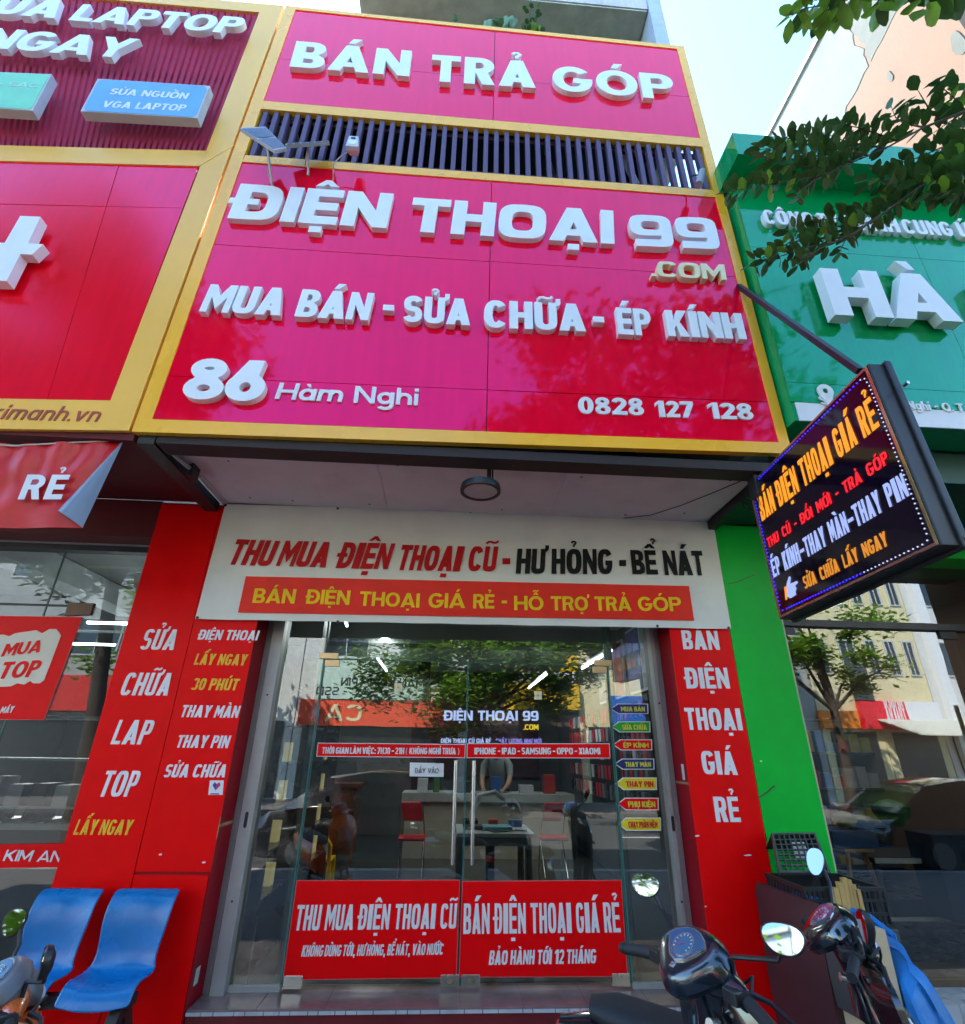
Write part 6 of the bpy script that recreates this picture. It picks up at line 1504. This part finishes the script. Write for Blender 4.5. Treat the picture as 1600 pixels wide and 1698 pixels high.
for pts in ([(1440,-20),(1400,-5),(1365,8),(1330,15),(1308,30)],[(1430,-15),(1390,8),(1365,20)],[(1400,-10),(1370,-5),(1340,5)],[(1480,-20),(1460,-5),(1450,10)],[(1560,-28),(1545,-5),(1530,15)],[(1500,-20),(1495,-5)],[(1590,-25),(1575,-8)],[(1540,-25),(1520,-10),(1515,2)]):
    twig(pts, -2.8, -2.8, bright=.75, lf=26, sp=9)
for k in (0, 1):
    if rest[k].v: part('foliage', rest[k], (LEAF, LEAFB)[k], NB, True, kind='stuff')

# ================================================================= across the road (mirrored in the glass)
def opp(px, py, d): p = on(px, py, d); return Vector((p.x, -d, p.z))
FD = 17.0
PYV = Vector((0, 1, 0))
def house(x0, x1, h, wall, label, wins=(2,3), wmat=None, z0=3.6, lower=None, bal=False):
    B = thing('town_house', label, 'building', ((x0+x1)/2, -FD-2, G0), 'shop houses across the road')
    part('wall', MB().box((x0+.02, -FD-8, G0), (x1-.02, -FD, h)), wall, B)
    part('shopfront', MB().box((x0+.35, -FD, G0+.02), (x1-.35, -FD+.03, 2.5)), lower or M('dark_shopfront', (.03,.03,.035), rough=.3, var=.5), B)
    n_, m_ = wins; ww = (x1-x0)/n_
    for j in range(m_):
        z = z0+1.2+j*3.1
        if z+1.5 > h: break
        for i in range(n_): window(B, x0+ww*(i+.22), x0+ww*(i+.78), z, z+1.5, -FD, 1, wmat)
    if bal:
        for j in range(m_):
            z = z0+.9+j*3.1; part('balcony', MB().box((x0+.2,-FD+.01,z-.2),(x1-.2,-FD+.9,z)), wall, B)
    part('roof', MB().box((x0, -FD-8.1, h), (x1, -FD+.1, h+.15)), CONC, B)
    return B
def osign(B, x0, x1, z0, z1, mat, d=.25, off=.05):
    return part('shop_sign', MB().box((x0, -FD+off, z0), (x1, -FD+off+d, z1)), mat, B)
def otext(parent, s_, x0, x1, z, h, Y, mat, **k):       # read from the road: +x is to the left
    return text3(parent, s_, Vector((x1, Y, z)), Vector((x0, Y, z)), h, Vector((0,1,0)), mat, depth=.02, **k)
WHW = M('white_paint_wall', (.62,.62,.58), dirt=.15); CRM = M('cream_wall', (.72,.62,.36), dirt=.1); BRNW = M('brown_wall', (.10,.07,.05)); GRW = M('grey_tile_wall', (.38,.38,.36)); YLS = M('yellow_sign', (.85,.50,.01)); ORS = M('orange_sign', (.85,.22,.01)); RSG = M('red_sign', (.72,.03,.02)); MNT = M('pale_mint_sign', (.55,.72,.62))
ax = lambda px: opp(px, 1200, FD).x; az = lambda py: opp(780, py, FD).z
xs = [-34, -26, -19, -12.5, ax(500)-.3, ax(775), ax(960), 10.0, ax(1360), ax(1460), ax(1560), 27, 34]
Hs = [9, 12, 10, 12, 9.5, 12, 9, 11, 12.5, 11, 13, 10]
ws = [WHW, CRM, GRW, WHW, WHW, BRNW, CRM, GRW, CRM, CRM, WHW, GRW]
lbs = ['white', 'cream', 'grey tiled', 'white painted', 'white, mint sign', 'brown', 'cream, yellow sign', 'grey', 'cream, orange sign', 'cream, red and white sign', 'white, tall', 'grey, far']
HB_ = []
for i in range(12):
    HB_.append(house(xs[i], xs[i+1], Hs[i], ws[i], '%s shop house, number %d of the row across the road' % (lbs[i], i+1) if 0 else ['white shop house at the far left end of the opposite row', 'cream shop house second from the left end of the opposite row', 'grey tiled shop house on the left of the opposite row', 'white shop house left of the one with the mint sign', 'shop house across the road with mint and red signs mirrored in the doors', 'brown shop house across the road right of the mint sign', 'cream shop house across the road with a yellow sign mirrored in the doors', 'grey shop house right of the yellow sign across the road', 'cream shop house with an orange sign mirrored in the right window', 'cream shop house with a red and white sign and an awning', 'tall white shop house mirrored at the right edge of the right window', 'grey shop house at the right end of the opposite row'][i], (2,3) if i != 9 else (3,3)))
B = HB_[4]; osign(B, ax(520), ax(700), az(1164), az(1095), MNT); osign(B, ax(495), ax(772), az(1208), az(1166), M('vermilion_sign', (.82,.09,.03)))
otext(B, 'MÀN KÍNH - PIN', ax(560), ax(700), az(1143), .32, -FD+.31, BLK, s=.16, t=.14, e=3.2, gap=.14); otext(B, 'SẠC - SSD', ax(520), ax(620), az(1158), .30, -FD+.31, BLK, s=.16, t=.14, e=3.2, gap=.14)
otext(B, 'CA', ax(540), ax(600), az(1200), .62, -FD+.31, CLET, s=.2, t=.16, e=3.2, gap=.12)
B = HB_[6]; osign(B, ax(835), ax(960), az(1112), az(1085), YLS); osign(B, ax(835), ax(960), az(1175), az(1131), YLS); osign(B, ax(850), ax(955), az(1130), az(1113), WPR)
B = HB_[2]; osign(B, -18.6, -12.9, 2.7, 4.0, RSG)
B = HB_[7]; osign(B, 6.5, 9.8, 2.6, 3.7, M('blue_sign', (.02,.12,.45)))
B = HB_[8]; osign(B, ax(1350)+.2, ax(1418), az(1196), az(1167), ORS); osign(B, ax(1425), ax(1452), az(1150), az(1085), M('slate_sign', (.06,.07,.08)))
B = HB_[9]; xa_, xm_, xb_ = ax(1425), ax(1500), ax(1556); osign(B, xa_, xm_, az(1197), az(1148), M('crimson_sign', (.78,.015,.03))); osign(B, xm_+.01, xb_, az(1197), az(1148), WPR)
otext(B, 'PHỤ TÙNG XE', xa_+1, xm_-.1, az(1160), .28, -FD+.31, WPR, s=.2, t=.17, e=2.6, gap=.1); otext(B, 'THÁI HÀ', xa_+1, xm_-.1, az(1184), .55, -FD+.31, WPR, s=.22, t=.17, e=2.6, gap=.1)
part('awning', MB().hexa([(xa_+.8,-FD+1.9,2.35),(xb_+1.4,-FD+1.9,2.35),(xb_+1.4,-FD+1.9,2.39),(xa_+.8,-FD+1.9,2.39),(xa_+.5,-FD+.05,3.05),(xb_+1.2,-FD+.05,3.05),(xb_+1.2,-FD+.05,3.09),(xa_+.5,-FD+.05,3.09)]), M('pale_awning', (.72,.72,.62), trans=.3), B)
B = HB_[10]
for k in range(3): part('pilaster', MB().box((xs[10]+.4+k*1.6, -FD, 0), (xs[10]+.8+k*1.6, -FD+.25, 12.5)), WPR, B)
B = HB_[0]

def car(cx_, cy_, label, paint):
    C = thing('car', label, 'car', (cx_, cy_, G0-.13), 'cars parked at the kerb'); z0_ = G0-.13
    P_ = [(-2.25,.55,.62),(-2.2,.45,.72),(-1.9,.40,.88),(-1.2,.38,.95),(0,.38,.95),(1.2,.38,.96),(1.95,.42,.86),(2.2,.48,.66)]
    rings = [[Vector((cx_+x, cy_+w_*s_, z0_+z)) for s_, z, w_ in ((-1,zl*.6,.84),(-1,zl,.88),(-1,(zl+zh)/2,.89),(-1,zh,.78),(1,zh,.78),(1,(zl+zh)/2,.89),(1,zl,.88),(1,zl*.6,.84))] for x, zl, zh in P_]
    part('body', MB().loft(rings), paint, C, True)
    cab = [(-1.75,.93,.94),(-1.1,.93,1.36),(-.3,.93,1.46),(.5,.93,1.43),(1.25,.95,.97)]
    part('cabin', MB().loft([[Vector((cx_+x, cy_+w_, z0_+z)) for w_, z in ((-.74,zl),(-.60,zh),(.60,zh),(.74,zl))] for x, zl, zh in cab]), PANE, C, True)
    part('roof', MB().loft([[Vector((cx_+x, cy_+w_, z0_+z)) for w_, z in ((-.58,zh-.005),(-.5,zh+.02),(.5,zh+.02),(.58,zh-.005))] for x, zh in ((-1.05,1.37),(-.3,1.47),(.5,1.44),(.62,1.40))]), paint, C, True)
    for x in (-1.35, 1.4):
        for s_ in (-1, 1):
            m_ = MB().tube([(cx_+x, cy_+s_*.72, z0_+.32), (cx_+x, cy_+s_*.90, z0_+.32)], .32, 24); w_ = part('wheel', m_, RUB, C, True)
            part('rim', MB().tube([(cx_+x, cy_+s_*.90, z0_+.32), (cx_+x, cy_+s_*.915, z0_+.32)], .20, 16), M('alloy', (.25,.25,.25)), w_)
    for s_ in (-1, 1): part('headlight', MB().box((cx_+2.05, cy_+s_*.62-.15, z0_+.62), (cx_+2.22, cy_+s_*.62+.15, z0_+.74)), MATS['headlamp_glass'], C, bev=.02)
car(on(655,1290,5.95).x, -5.95, 'dark saloon car at the kerb mirrored in the left glass door', M('car_black', (.02,.022,.025), rough=.12, coat=1)); car(on(1500,1290,5.95).x+.9, -5.95, 'dark saloon car at the kerb mirrored in the right shop window', MATS['car_black'])
